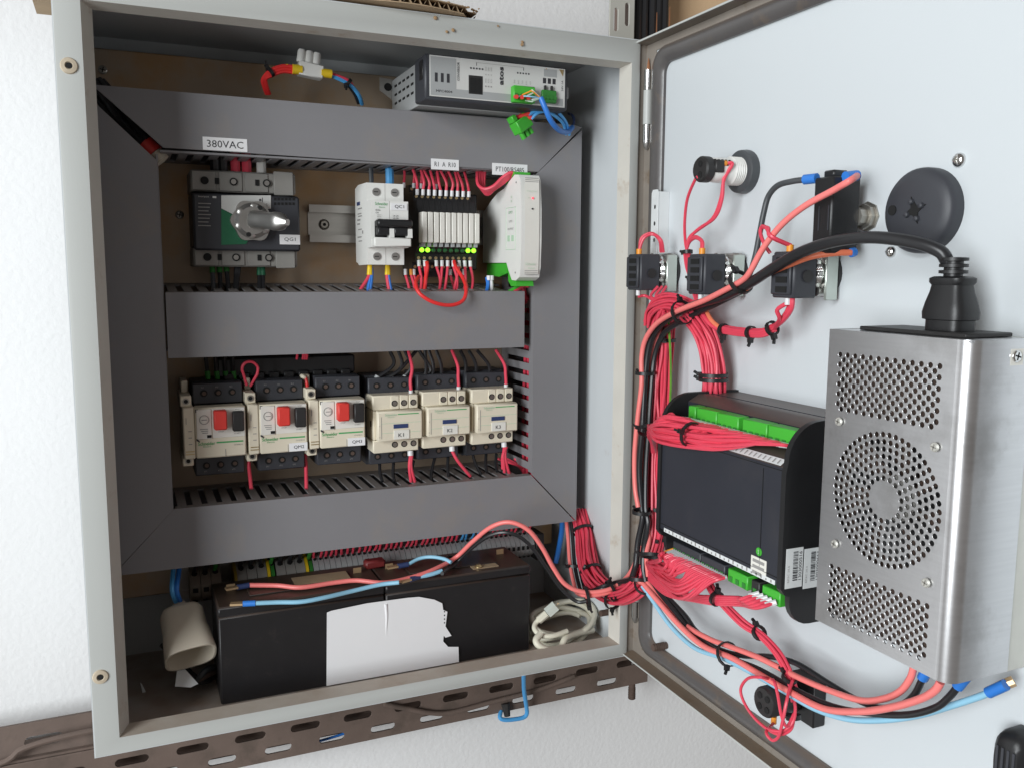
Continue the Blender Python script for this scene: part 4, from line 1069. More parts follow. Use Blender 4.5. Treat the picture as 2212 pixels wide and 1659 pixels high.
# ================================================================== bus converter on top, loose plugs
cv = thing('bus_converter', 'grey converter box with a printed face and network socket, at the top of the cabinet', 'converter', (0.37, 0.1, 0.55))
Yc = 0.031
cx0, cx1, cz0, cz1 = 0.2975, 0.4425, 0.5535, 0.5935
MB().box(cx0, cx1, Yc + 0.0005, 0.062, cz0, cz1, 0.0015).build('front_shell', 'charcoal', cv)
MB().box(cx0 + 0.003, cx1 - 0.001, 0.0621, 0.150, cz0 - 0.0005, cz1 - 0.001, 0.001).build('rear_shell', 'midgrey', cv)
for i in range(5):
    for k in range(3):
        y_ = 0.075 + i * 0.014; z_ = 0.583 - k * 0.0085
        MB().box(cx0 + 0.0026, cx0 + 0.0031, y_, y_ + 0.008, z_, z_ + 0.0022).build('vent', 'hole', cv)
MB().box(cx0 - 0.0006, cx0 + 0.0005, 0.036, 0.046, 0.572, 0.589, 0.0003).build('latch', 'black', cv)
MB().box(cx1 - 0.0005, cx1 + 0.0035, 0.036, 0.050, 0.566, 0.577, 0.0006).build('latch', 'midgrey', cv)
fx0, fx1, fz0, fz1 = RY(928, 135, 1220, 221, Yc)
F = lambda u, v, d=0.0: Vector((fx0 + (fx1 - fx0) * u, Yc - d, fz0 + (fz1 - fz0) * v))
def fbox(u0, u1, v0, v1, mat, name, parent=cv, d0=0.0, d1=0.0004):
    a = F(u0, v0); b_ = F(u1, v1)
    return MB().box(a.x, b_.x, Yc - d1, Yc - d0, a.z, b_.z).build(name, mat, parent)
fp = fbox(0, 1, 0, 1, 'faceplate', 'face_plate', d0=-0.0004, d1=0.0004)
fbox(0.006, 0.185, 0.03, 0.97, 'midgrey', 'grey_panel', fp, 0.0004, 0.0006)
fbox(0.185, 0.985, 0.03, 0.22, 'midgrey', 'grey_panel', fp, 0.0004, 0.0006)
for k in range(3): fbox(0.035 + k * .042, 0.054 + k * .042, 0.36, 0.58, 'ink', 'dip_mark', fp, 0.0006, 0.0008)
text(fp, 'MPC4004', F(0.10, 0.14, .0008), 0.0022, 'ink', width=0.0155)
text(fp, 'CONVERSOR', F(0.200, 0.66, .0008), 0.0022, 'ink', right=(0, 0, 1), up=(-1, 0, 0), width=0.0165, bold=0.01)
text(fp, 'atos', F(0.513, 0.66, .0008), 0.0042, 'ink', right=(0, 0, 1), up=(-1, 0, 0), width=0.0165, bold=0.03)
fbox(0.275, 0.375, 0.14, 0.60, 'blacksoft', 'network_socket', cv, 0.0, 0.0008)
fbox(0.285, 0.365, 0.17, 0.54, 'hole', 'socket_opening', cv, 0.0008, 0.0010)
for k in range(5):
    fbox(0.285 + k * .021, 0.297 + k * .021, 0.76, 0.80, 'ink', 'print_mark', fp, .0004, .0006)
    fbox(0.630 + k * .021, 0.640 + k * .021, 0.76, 0.80, 'ink', 'print_mark', fp, .0004, .0006)
fbox(0.33, 0.68, 0.925, 0.933, 'inkgrey', 'print_line', fp, .0004, .0006)
for u in (0.33, 0.678): fbox(u, u + .003, 0.85, 0.93, 'ink', 'print_line', fp, .0004, .0006)
for j in range(3):
    for k, s_ in enumerate(('1', 'RTS', '4', 'GND')): text(fp, s_, F(0.398 + j * .020, 0.36 + k * .145, .0008), 0.0013, 'inkgrey', right=(0, 0, 1), up=(-1, 0, 0), width=0.0013 if len(s_) == 1 else 0.0035)
for k in range(5): text(fp, ('GND', 'RXD', 'TXD', 'RTS', '+5V')[k], F(0.610 + k * .030, 0.55, .0008), 0.0013, 'inkgrey', right=(0, 0, 1), up=(-1, 0, 0), width=0.0036)
fbox(0.835, 0.935, 0.76, 0.955, 'midgrey', 'grey_panel', fp, .0004, .0006)
for k in range(3): fbox(0.828 + k * .037, 0.852 + k * .037, 0.58, 0.72, 'ink', 'dip_mark', fp, .0004, .0006)
fp_ = F(0.975, 0.92, .0006); MB().prism([(fp_.x - .003, fp_.z + .002), (fp_.x + .002, fp_.z + .002), (fp_.x + .001, fp_.z - .004)], 'y', Yc - .0007, Yc - .0004).build('warning_mark', 'brass', fp)
text(fp, '24V 1A', F(0.978, 0.56, .0008), 0.0020, 'ink', right=(0, 0, 1), up=(-1, 0, 0), width=0.010)
# ear
e = MB(); a = PY(820, 168, .150); b_ = PY(858, 212, .150)
e.prism([(a.x, a.z), (cx0 + 0.004, a.z - 0.001), (cx0 + 0.004, b_.z - 0.004), (a.x + 0.012, b_.z - 0.002), (a.x, b_.z + 0.006)], 'y', 0.150, 0.1516)
ear = e.build('mounting_ear', 'rail', cv)
c = PY(838, 189, .1498); MB().cyl(c, c + Vector((0, -.0005, 0)), 0.0040, n=14).build('ear_hole', 'hole', ear)
# green plugs in the face
def gplug(parent, u0, u1, v0, v1, mat, d=0.008):
    a = F(u0, v0); b_ = F(u1, v1)
    o = MB().box(a.x, b_.x, Yc - d, Yc - 0.0005, a.z, b_.z, 0.0008).build('plug', mat, parent)
    n_ = 4
    for k in range(n_):
        xx = a.x + (b_.x - a.x) * (k + .5) / n_
        MB().cyl((xx, Yc - d + .0002, (a.z * .6 + b_.z * .4)), (xx, Yc - d - .0006, (a.z * .6 + b_.z * .4)), 0.0020, n=10).build('clamp_opening', 'greendark', o)
    return o
gplug(cv, 0.582, 0.745, 0.00, 0.42, 'green'); gplug(cv, 0.812, 0.925, 0.07, 0.40, 'greendark', 0.004)
for u in (0.835, 0.885): fbox(u, u + 0.012, 0.40, 0.52, 'blacksoft', 'key', cv, 0, 0.003)
# data cable: four fine cores fanning out of a blue jacket
cb = thing('data_cable', 'blue jacketed data cable with fine cores plugged into the grey converter', 'cable', PY(1185, 240, .02))
jk = [PY(1168, 212, .012), PY(1178, 235, .010), PY(1190, 262, .012), PY(1208, 282, .022), PY(1226, 286, .045), PY(1236, 276, .075)]
MB().tube(jk, 0.0026, n=10).build('jacket', 'blue', cb)
for k, (m_, px, py, h) in enumerate((('paleblue', 1117, 210, 4), ('orange', 1128, 206, -8), ('whiteplastic', 1138, 208, -10), ('clearwhite', 1141, 215, 10), ('inkpale', 1135, 218, 14))):
    MB().tube([PY(px, py, .021), PY(px + 14, py - 3 + h * .4, .014), PY(1150, 206 + h, .010), PY(1168, 213, .012)], 0.0007, n=6).build('core', m_, cb)
for k, px in enumerate((1113, 1125, 1139)): sleeve(cb, PY(px, 210 + k, .022), PY(px + 3, 210 + k, .014), .0019, 'red')
# loose green plug on blue leads
gp = thing('terminal_plug', 'loose green terminal plug dangling on two blue leads in front of the top duct', 'plug', PY(1125, 270, .05))
cen = PY(1126, 271, .052)
rot = Matrix.Rotation(math.radians(-33), 4, 'Y') @ Matrix.Rotation(math.radians(18), 4, 'Z')
pm = MB().box(-0.0095, 0.0095, -0.006, 0.006, -0.006, 0.006, 0.0008).box(-0.0100, -0.0040, -0.0045, 0.0045, 0.006, 0.0125, 0.0008)
pm.box(0.002, 0.009, -0.0040, 0.0040, 0.006, 0.0090, 0.0006)
pm.xf = lambda v: rot @ v + cen
pm.build('plug_body', 'green', gp)
for k in range(3):
    t = MB().cyl((-0.0062 + k * 0.0062, -0.001, -0.006), (-0.0062 + k * 0.0062, -0.001, -0.0125), 0.0026, n=10); t.xf = pm.xf; t.build('contact_sleeve', 'green', gp)
for k in range(2):
    p0 = rot @ Vector((-0.001 + k * 0.005, 0, 0.0085)) + cen
    p1 = PY(1142 + k * 6, 249 + k * 9, .048)
    sleeve(gp, p0, p1 + Vector((0.0012, 0, 0.001)), .0021, 'red')
    MB().tube([p1, PY(1158 + 3 * k, 240 + 5 * k, .045), PY(1180, 236 + 6 * k, .045), PY(1203 - 3 * k, 243 + 9 * k, .05), PY(1222 - 5 * k, 264 + 5 * k, .06), PY(1230 - 7 * k, 292 - k, .072)], 0.0016, n=8).build('lead', 'skyblue', gp)
MB().tube([PY(1236, 280, .09), PY(1240, 262, .095), PY(1236, 250, .10), PY(1228, 246, .11)], 0.0014, n=7).build('lead', 'navy', gp)
# white connector strip in the upper left
cs = thing('connector_strip', 'white screw connector joining red and blue leads with yellow sleeves above the top duct', 'connector', PY(665, 160, .11))
cen = PY(668, 153, .105); rt = Matrix.Rotation(math.radians(7), 4, 'Y')
bm_ = MB().box(-0.0105, 0.0125, -0.006, 0.006, -0.0065, 0.0060, 0.0010); bm_.xf = lambda v: rt @ v + cen
hd = bm_.build('strip_body', 'whiteplastic', cs)
for k in range(3):
    t = MB().lathe([(0.0040, 0), (0.0038, 0.010), (0.0030, 0.0115), (0.0022, 0.0115), (0.0022, 0.009)], (-0.0085 + k * 0.0070, 0.0, 0.0058), (0, 0, 1), n=14); t.xf = bm_.xf
    t.build('screw_turret', 'whiteplastic', cs)
sleeve(cs, PY(632, 150, .102), PY(652, 152, .102), 0.0046, 'yellow'); sleeve(cs, PY(693, 158, .102), PY(716, 161, .102), 0.0042, 'yellow')
for k in range(3):
    o_ = Vector((0, 0.001 * k, -0.0022 * k + .0014))
    MB().tube([PY(640, 150, .103) + o_, PY(612, 147, .104) + o_, PY(585, 155, .106) + o_ * .6 - Vector((0, 0, .001 * k)), PY(568 + 3 * k, 172, .11), PY(571 + 3 * k, 190, .115), PY(576 + 3 * k, 204, .12)], 0.0018, n=7).build('lead', 'redbright', cs)
MB().tube([PY(622, 141, .103), PY(600, 145, .105), PY(582, 158, .108)], 0.0010, n=6).build('lead', 'yellow', cs)
MB().tube([PY(714, 161, .103), PY(735, 168, .104), PY(755, 178, .105), PY(768, 200, .11)], 0.0020, n=7).build('lead', 'redwire', cs)
MB().tube([PY(714, 163, .103), PY(742, 176, .104), PY(760, 188, .105), PY(776, 208, .11), PY(782, 226, .12)], 0.0020, n=7).build('lead', 'skyblue', cs)
MB().tube([PY(735, 172, .104), PY(752, 186, .105), PY(766, 205, .11), PY(774, 224, .12)], 0.0016, n=7).build('lead', 'blackwire', cs)
tie(cs, PY(584, 157, .107), (1, 0, 0.8), 0.0038); tie(cs, PY(752, 180, .105), (1, 0, -0.8), 0.0036)

# ================================================================== terminal strip
def term_profile(s=1.0):
    return [(0.158, 0.0720), (0.158, 0.1060), (0.1380, 0.1060), (0.1260, 0.0985), (0.1220, 0.0935), (0.1220, 0.0850), (0.1260, 0.0795), (0.1380, 0.0720)]
def terminal(x, w_, mat, label, group):
    q = thing('terminal_block', label, 'terminal', (x + w_ / 2, 0.14, 0.072), group)
    MB().prism(term_profile(), 'x', x + 0.00025, x + w_ - 0.00025).build('housing', mat, q)
    MB().box(x + w_ * .25, x + w_ * .75, 0.1212, 0.1221, 0.0872, 0.0915).build('clamp_opening', 'hole', q)
    m = MB(); a = Vector((x + w_ / 2, 0.1322, 0.1024)); d = Vector((0, -0.53, 0.85))
    m.cyl(a - d * .0005, a + d * 0.0008, w_ * .28, n=8).build('screw_well', 'hole', q)
    m = MB(); a = Vector((x + w_ / 2, 0.1320, 0.0757)); d = Vector((0, -0.53, -0.85))
    m.cyl(a - d * .0005, a + d * 0.0008, w_ * .28, n=8).build('wire_entry', 'hole', q)
    return q
LB = 'slim grey terminal block in the long strip under the bottom duct'
t0 = terminal(0.2045, 0.0058, 'midgrey', LB, 'slim terminals in the strip')
for k in range(1, 43): dup(t0, (0.0058 * k, 0, 0))
LW = 'wide grey terminal block, first from the dull yellow end plate'
t1 = terminal(0.1290, 0.0098, 'greyplastic', LW, 'wide terminals in the strip')
for k, x in enumerate((0.1388, 0.1486, 0.1672, 0.1770, 0.1868)): dup(t1, (x - 0.1290, 0, 0), 'wide grey terminal block, %s from the dull yellow end plate' % ORD[k + 1])
LD = 'wide brown-grey terminal block, first from the beige socket'
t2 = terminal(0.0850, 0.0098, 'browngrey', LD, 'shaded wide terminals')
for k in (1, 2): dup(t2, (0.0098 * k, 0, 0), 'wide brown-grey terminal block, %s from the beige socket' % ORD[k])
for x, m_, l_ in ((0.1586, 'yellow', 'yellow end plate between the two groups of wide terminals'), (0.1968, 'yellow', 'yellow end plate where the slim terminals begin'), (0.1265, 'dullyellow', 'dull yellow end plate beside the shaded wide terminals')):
    tag(MB().prism([(p_[0] - 0.0012, p_[1]) for p_ in term_profile()], 'x', x, x + 0.0028).build('end_plate', m_), l_, 'end plate')
for x, l_ in ((0.1616, 'dark green earth terminal next to the first yellow end plate'), (0.1998, 'dark green earth terminal next to the slim terminals')):
    terminal(x, 0.0045, 'greendark', l_, None)
b = thing('wire_bundle', 'row of short red wires with a few blue ones entering the slim terminals', 'wires', (0.33, 0.13, 0.105))
for k in range(43):
    x = 0.2045 + 0.0058 * (k + .5) + random.uniform(-.0008, .0008); blue_ = k in (28, 29, 30, 31)
    if k in (33, 40): continue
    MB().tube([(x, 0.1345, 0.1035), (x + random.uniform(-.001, .001), 0.1285, 0.1120), (x + random.uniform(-.004, .004), 0.1260, 0.1255), (x + random.uniform(-.004, .004), 0.128, 0.134)], 0.0013, n=6, sub=4).build('wire', 'skyblue' if blue_ else 'redwire', b)
b = thing('wire_bundle', 'black and green wires entering the wide terminals', 'wires', (0.16, 0.13, 0.105))
for k, x in enumerate((0.09, 0.1, 0.109, 0.133, 0.143, 0.153, 0.1635, 0.172, 0.182, 0.192, 0.2015)):
    MB().tube([(x, 0.1345, 0.1035), (x + .001, 0.1285, 0.1130), (x + random.uniform(-.004, .004), 0.126, 0.126), (x, .128, .134)], 0.0021, n=6, sub=4).build('wire', 'greendark' if k in (2, 6, 10) else 'blackwire', b)
tag(MB().box(0.4550, 0.4650, 0.120, 0.157, 0.073, 0.104, 0.001).build('end_stop', 'blacksoft'), 'dark end stop closing the far end of the terminal strip', 'end stop')

# ================================================================== batteries, paper, socket, coil
def battery(x0, x1, label):
    q = thing('battery', label, 'battery', ((x0 + x1) / 2, 0.085, 0.0022), 'black batteries on the cabinet floor')
    MB().box(x0, x1, 0.0500, 0.1180, 0.0022, 0.0855, 0.0015).build('case', 'blackdusty', q)
    MB().box(x0 - 0.0004, x1 + 0.0004, 0.0492, 0.1188, 0.0857, 0.0955, 0.0018).build('lid', 'blackdusty', q)
    MB().box(x0 + 0.030, x1 - 0.030, 0.068, 0.102, 0.0956, 0.0968, 0.0005).build('vent_cover', 'blackdusty', q)
    for xx in (x0 + 0.012, x1 - 0.020):
        MB().box(xx, xx + 0.008, 0.094, 0.0948, 0.0956, 0.1010).build('terminal_tab', 'goldterm', q)
    return q
XM = PY(832, 1300, .05).x
BL = 0.1040
b1 = battery(BL, XM - 0.0006, 'dusty black battery beside the beige socket')
b2 = battery(XM + 0.0006, 0.4155, 'dusty black battery beside the coiled grey network cable')
MB().box(0.355, 0.383, 0.058, 0.078, 0.0956, 0.0962).build('brown_sticker', 'cardboard', b2)
o = MB().lathe([(0.004, 0), (0.004, 0.001), (0.002, 0.003)], (0.362, 0.062, 0.0963), (0, 0, 1), n=12).build('brass_nut', 'brass', b2)
MB().box(0.178, 0.232, 0.078, 0.100, 0.0969, 0.0974).build('brown_sticker', 'cardboard', b1)
# torn white paper sheet wrapped over both fronts
pts = [(706, 1322), (716, 1318), (792, 1302), (880, 1290), (905, 1288), (938, 1294), (955, 1302), (957, 1316), (966, 1320), (962, 1352), (975, 1372), (962, 1376), (958, 1372), (957, 1384), (968, 1396), (990, 1396), (991, 1470), (706, 1520)]
N_ = len(pts); P3 = [PY(px, py, .0486) for px, py in pts]
sheet = MB(); sheet.prism([(p_.x, max(p_.z, 0.004)) for p_ in P3], 'y', 0.0480, 0.0484)
ps = sheet.build('paper_sheet', 'paper'); tag(ps, 'torn white paper sheet stuck across the fronts of both batteries', 'paper')
cr = MB(); ca = [PY(833, 1303, .0490), PY(835, 1330, .0489), PY(834, 1365, .0491), PY(836, 1400, .0494)]
cr.tube(ca, lambda t: 0.0020 - 0.0010 * t, n=12).build('crease', 'paper', ps)
for k in range(4):
    c = PY(959, 1322 + k * 8, .0478); MB().box(c.x, c.x + .0012, .0478, .0482, c.z, c.z + .0014).build('print_mark', 'ink', ps)
# battery leads
def lug(parent, p, d, mat, r=0.0027, L=0.011):
    d = Vector(d).normalized(); p = Vector(p)
    MB().cyl(p, p + d * L, r, n=10).build('crimp_sleeve', mat, parent)
    a = p + d * L; s_ = d.cross(Vector((0, 0, 1))).normalized() * 0.003; u_ = Vector((0, 0, 0.0006))
    e_ = a + d * 0.011
    MB().add([a - s_ - u_, a + s_ - u_, e_ + s_ - u_, e_ - s_ - u_, a - s_ + u_ * 2, a + s_ + u_ * 2, e_ + s_ + u_ * 2, e_ - s_ + u_ * 2], [(0, 1, 2, 3), (4, 7, 6, 5), (0, 4, 5, 1), (1, 5, 6, 2), (2, 6, 7, 3), (3, 7, 4, 0)]).build('blade_lug', 'goldterm', parent)
q = thing('battery_lead', 'salmon lead with a dark crimp lug running over the batteries to the door', 'wire', PY(560, 1265, .075))
S1 = [PZ(538, 1263, .101), PZ(600, 1264, .100), PZ(650, 1268, .0995), PZ(720, 1258, .100), PZ(770, 1253, .101), PZ(830, 1258, .1005), PZ(890, 1246, .102), PZ(940, 1228, .105), PY(985, 1203, .062), PY(1020, 1170, .045),
      PY(1060, 1138, .028), PY(1100, 1127, .016), PY(1140, 1143, .008), PY(1170, 1180, .006), PY(1195, 1225, .004), PY(1222, 1262, .000), PY(1262, 1278, -.006), PY(1310, 1274, -.014), PY(1345, 1255, -.018), PX(1368, 1225, .484), PX(1382, 1180, .483)]
MB().tube(S1, 0.0023, n=10).build('wire', 'salmon', q); lug(q, S1[0], PZ(490, 1272, .101) - S1[0], 'navy')
q = thing('battery_lead', 'pale blue battery lead with a blue crimp lug lying on the battery lid', 'wire', PY(600, 1295, .06))
S2 = [PZ(552, 1302, .100), PZ(600, 1300, .099), PZ(650, 1299, .0985), PZ(700, 1290, .099), PZ(760, 1276, .099), PZ(820, 1262, .101), PZ(862, 1257, .103)]
MB().tube(S2, 0.0021, n=10).build('wire', 'paleblue', q); lug(q, S2[0], PZ(510, 1304, .100) - S2[0], 'blue')
q = thing('battery_lead', 'short pale blue lead with a navy lug arching behind the cable tie', 'wire', PY(900, 1210, .09))
S3 = [PZ(882, 1218, .104), PZ(905, 1206, .108), PZ(930, 1202, .110), PZ(958, 1206, .110), PZ(975, 1214, .108)]
MB().tube(S3, 0.0019, n=10).build('wire', 'paleblue', q); lug(q, S3[0], PZ(850, 1224, .103) - S3[0], 'navy')
q = thing('battery_lead', 'pale blue lead with a dark blue lug pointing along the joint of the two batteries', 'wire', PY(900, 1250, .075))
S4 = [PZ(905, 1245, .101), PZ(930, 1240, .102), PZ(955, 1232, .104)]
MB().tube(S4, 0.0021, n=8).build('wire', 'paleblue', q); lug(q, S4[0], PZ(868, 1256, .101) - S4[0], 'navy')
q = thing('battery_lead', 'black lead following the salmon wire out of the cabinet', 'wire', PY(1000, 1220, .06))
S5 = [PZ(955, 1238, .103), PY(985, 1215, .064), PY(1020, 1182, .052), PY(1060, 1155, .036), PY(1100, 1150, .024), PY(1140, 1172, .02), PY(1180, 1225, .016), PY(1212, 1270, .010), PY(1245, 1298, .002), PY(1268, 1298, -.006)]
MB().tube(S5, 0.0020, n=8).build('wire', 'blackwire', q)
tie(q, PY(974, 1213, .068), PY(1000, 1190, .054) - PY(950, 1230, .076), 0.0062)
tag(MB().box(PZ(800, 1235, .100).x, PZ(850, 1235, .100).x, .098, .110, .0957, .1045, .002).build('fuse_holder', 'darkred'), 'dark red fuse holder on the battery lid', 'fuse holder')
# beige socket on blue wires
q = thing('socket_connector', 'beige hollow socket hanging on blue wires beside the batteries', 'socket', PY(405, 1440, .06))
c0 = PY(389, 1314, .094); c1 = PY(413, 1420, .056)
ax = (c1 - c0).normalized(); sx = Vector((1, 0, 0)); sx = (sx - ax * sx.dot(ax)).normalized(); sy = ax.cross(sx)
L_ = (c1 - c0).length
NS = 32
def octo(a, b_, t, ex=0.62):
    out = []
    for i in range(NS):
        an = 2 * math.pi * i / NS
        out.append(c0 + ax * (L_ * t) + sx * (a * math.copysign(abs(math.cos(an)) ** ex, math.cos(an))) + sy * (b_ * math.copysign(abs(math.sin(an)) ** ex, math.sin(an))))
    return out
secs = [(0.0, .0110, .0095), (0.05, .0165, .0140), (0.14, .0190, .0165), (0.50, .0196, .0172), (0.56, .0206, .0182), (0.98, .0226, .0200), (1.0, .0222, .0196), (1.0, .0206, .0180), (0.55, .0185, .0160)]
m = MB(); vs = []; fs = []
for t, a, b_ in secs: vs += octo(a, b_, t)
for k in range(len(secs) - 1):
    for i in range(NS): fs.append((k * NS + i, k * NS + (i + 1) % NS, (k + 1) * NS + (i + 1) % NS, (k + 1) * NS + i))
fs += [tuple(range(NS)), tuple((len(secs) - 1) * NS + i for i in range(NS))]
m.add(vs, fs).build('shell', 'beige', q)
MB().cyl(c0 - ax * 0.006, c0 + ax * 0.001, 0.0055, 0.0075, n=14).build('cable_neck', 'beige', q)
cc = PY(387, 1327, .055); cc = c0 + ax * 0.010 - sy * 0.0148 if (c0 - sy - CAM).length < (c0 + sy - CAM).length else c0 + ax * 0.010 + sy * 0.0148
screwhead(q, cc, (cc - c0 - ax * .010), 0.0034)
for k in range(2):
    p_ = c0 - ax * .005 + sx * (0.0018 * (k * 2 - 1))
    MB().tube([p_, PY(372 + 10 * k, 1275, .085), PY(374 + 12 * k, 1235, .10), PY(378 + 12 * k, 1200, .11)], 0.0022, n=8).build('wire', 'blue' if k else 'skyblue', q)
# foil scrap and small bright chip behind the socket
fp3 = [PY(383, 1444, .072), PY(400, 1445, .07), PY(428, 1476, .06), PY(412, 1484, .058), PY(378, 1482, .06)]
m = MB(); n5 = len(fp3); m.add(fp3 + [p_ + Vector((0, .0006, 0)) for p_ in fp3], [tuple(range(n5)), tuple(range(2 * n5 - 1, n5 - 1, -1))] + [(i, (i + 1) % n5, n5 + (i + 1) % n5, n5 + i) for i in range(n5)])
tag(m.build('foil_scrap', 'clearwhite'), 'crumpled pale foil scrap under the beige socket', 'foil')
fp3 = [PY(303, 1474, .112), PY(307, 1478, .112), PY(316, 1496, .105), PY(308, 1497, .105), PY(306, 1488, .108)]
m = MB(); m.add(fp3 + [p_ + Vector((0, .0008, 0)) for p_ in fp3], [tuple(range(n5)), tuple(range(2 * n5 - 1, n5 - 1, -1))] + [(i, (i + 1) % n5, n5 + (i + 1) % n5, n5 + i) for i in range(n5)])
tag(m.build('paper_chip', 'paper'), 'tiny white chip on the dark cabinet floor in the corner', 'paper')
q = thing('cable_coil', 'black cable ends lying on the floor between socket and battery', 'cable', PY(440, 1460, .07))
for k in range(3):
    MB().tube([PY(350 + 20 * k, 1390 + 30 * k, .11), PY(420, 1462 + 5 * k, .085), PY(445, 1470 - 12 * k, .085), PY(470, 1455 - 8 * k, .10)], 0.003, n=8).build('wire', ('blackwire', 'rustbolt', 'greywire')[k], q)
# coiled network cable
q = thing('network_cable', 'coiled off-white network cable with a clear plug on the floor beside the battery', 'cable', (0.455, 0.07, 0.003))
cx, cy = 0.4600, 0.070
lp = []
for k in range(64):
    t = k / 63 * 2 * math.pi * 4.6 + 0.4
    rr = 0.034 + 0.004 * math.sin(k * .5)
    lp.append(Vector((cx + rr * 1.05 * math.cos(t), cy + rr * 0.92 * math.sin(t), 0.0065 + 0.019 * (k / 63) + 0.007 * math.sin(t * 1.0 + 1.0) + 0.003 * math.sin(2.3 * t))))
MB().tube(lp, 0.0029, n=10, sub=3).build('cable', 'oldcable', q)
tl = [lp[-1], PY(1205, 1350, .055), PY(1182, 1352, .040), PY(1168, 1368, .030)]
e0 = PY(1158, 1344, .045); e1 = PY(1188, 1318, .042)
MB().tube([PY(1225, 1362, .030), PY(1196, 1372, .028), PY(1170, 1372, .032), PY(1155, 1358, .04), e0, (e0 + e1) / 2], 0.0027, n=10).build('cable', 'oldcable', q)
dv = (e1 - e0).normalized()
pl = MB(); pl.tube([e1 - dv * 0.004, e1 + dv * 0.008], 0.0056, n=4, straight=True); hp = pl.build('plug', 'clear', q)
MB().tube([e1 - dv * 0.016, e1 - dv * 0.0045], 0.0042, n=8, straight=True).build('boot', 'oldcable', q)
for k in range(3):
    cpt = e1 + dv * (0.0085) + Vector((0.002 * (k - 1), -0.001, 0.002 * (k - 1)))
    MB().cyl(cpt - dv * .001, cpt + dv * .0004, 0.0007, n=6).build('contact', 'goldterm', hp)
q2 = wire_thing('cable_tail', [PY(1168, 1368, .03), PY(1158, 1382, .026), PY(1165, 1394, .022), PY(1185, 1402, .02), PY(1210, 1398, .022), PY(1222, 1378, .028), PY(1245, 1368, .036), PY(1280, 1360, .045)], 0.0036, 'oldcable', 'thick off-white cable loop folded over the front of the coil', 'cable')

# ================================================================== things under the cabinet
q = thing('earth_wire', 'blue wire bent under the cabinet into the slotted angle', 'wire', PY(1130, 1550, .19))
bw = [PY(1131, 1450, .17), PY(1132, 1490, .185), PY(1137, 1525, .195), PY(1138, 1541, .197), PY(1130, 1549, .198), PY(1110, 1553, .199), PY(1090, 1554, .2), PY(1080, 1549, .202), PY(1082, 1535, .208)]
MB().tube(bw, 0.0027, n=9).build('wire', 'skyblue', q)
MB().cyl(PY(1092, 1518, .205), PY(1096, 1546, .201), 0.006, 0.004, n=8).build('knot', 'blacksoft', q)
wire_thing('thin_cable', [PY(655, 1606, .222), PY(700, 1597, .222), PY(760, 1578, .222), PY(810, 1560, .222)], 0.0016, 'blue', 'thin blue cable seen through the slots of the angle')
wire_thing('thin_cable', [PY(830, 1520, .2035), PY(880, 1530, .2035), PY(960, 1540, .2035), PY(1060, 1516, .2035), PY(1160, 1490, .2035), PY(1240, 1460, .2035)], 0.0030, 'rust', 'brown dusty cable sagging across the slotted angle')

# ================================================================== on the door
def dthing(name, label, cat, u, z, out=0.0, group=None):
    return thing(name, label, cat, doorx((u, -out, z)), group)
D = lambda: MB(doorx)
# perforated mounting strip
Xs = 0.503
u0, u1 = -PX(1407, 500, Xs).y, -PX(1421, 500, Xs).y
zt_, zb_ = PX(1414, 411, Xs).z, PX(1407, 705, Xs).z
q = dthing('perforated_strip', 'pale perforated mounting strip upright on the door near the hinge', 'strip', u0, zb_)
perforated('strip_face', 'clearwhite', q, [(u0, zb_), (u1, zb_), (u1, zt_ - .003), (u1 - .002, zt_), (u0 + .002, zt_), (u0, zt_ - .003)],
           [circ((u0 + u1) / 2, zt_ - 0.016 - k * 0.0155, 0.0022, 12) for k in range(8)], 0.0012, lambda v: doorx((v.x, -(XD - Xs) - v.z, v.y)))
D().box(u1 - 0.0012, u1, -(XD - Xs) + 0.0008, -0.0002, zb_, zt_ - 0.002).build('strip_leg', 'clearwhite', q)
D().box(u0, u1 - .0014, -(XD - Xs) + 0.0035, -(XD - Xs) + 0.004, zb_, zt_ - 0.003).build('strip_back', 'midgrey', q)

# pilot lamp
U_, Z_ = 0.1530, 0.4808
q = dthing('pilot_lamp', 'white pilot lamp body with a dark ring nut and black rear end on the door', 'lamp', U_, Z_ - 0.015)
o_ = (U_, 0, Z_)
D().lathe([(0.0175, 0.0002), (0.0178, 0.002), (0.0172, 0.0075), (0.0155, 0.0085), (0.012, 0.0085)], o_, (0, -1, 0), n=28).build('ring_nut', 'greywire', q)
pf = [(0.0112, 0.004)]
for k in range(6): pf += [(0.0116, 0.0085 + k * .0018), (0.0108, 0.0094 + k * .0018)]
pf += [(0.0103, 0.020), (0.0100, 0.030), (0.0096, 0.0385), (0.0090, 0.0395)]
lb = D().lathe(pf, o_, (0, -1, 0), n=28).build('lamp_body', 'whiteplastic', q)
for k in range(5):
    for t in (1.9, 2.3, -2.2):
        yy = -0.0225 - k * 0.0035; r = 0.01025
        c = (U_ - r * math.cos(t) * -1 if False else U_ + r * math.sin(t) * .9, yy, Z_ + r * abs(math.cos(t)) * (1 if t > 0 else -1))
        D().box(c[0] - .0014, c[0] + .0014, yy, yy - .0014, c[2] - .0008, c[2] + .0008).build('vent', 'hole', lb)
eb = D().lathe([(0.0094, 0.0375), (0.0104, 0.0385), (0.0104, 0.0450), (0.0092, 0.0465)], o_, (0, -1, 0), n=20)
eb.box(U_ + .001, U_ + 0.0112, -0.0385, -0.0300, Z_ - 0.003, Z_ + 0.0068, .0008)
ep = eb.build('rear_end', 'blacksoft', q)
for dz in (0.0042, -0.0042): D().cyl((U_ + .001, -0.0464, Z_ + dz), (U_ + .001, -0.0469, Z_ + dz), 0.0026, n=12).build('screw_well', 'hole', ep)
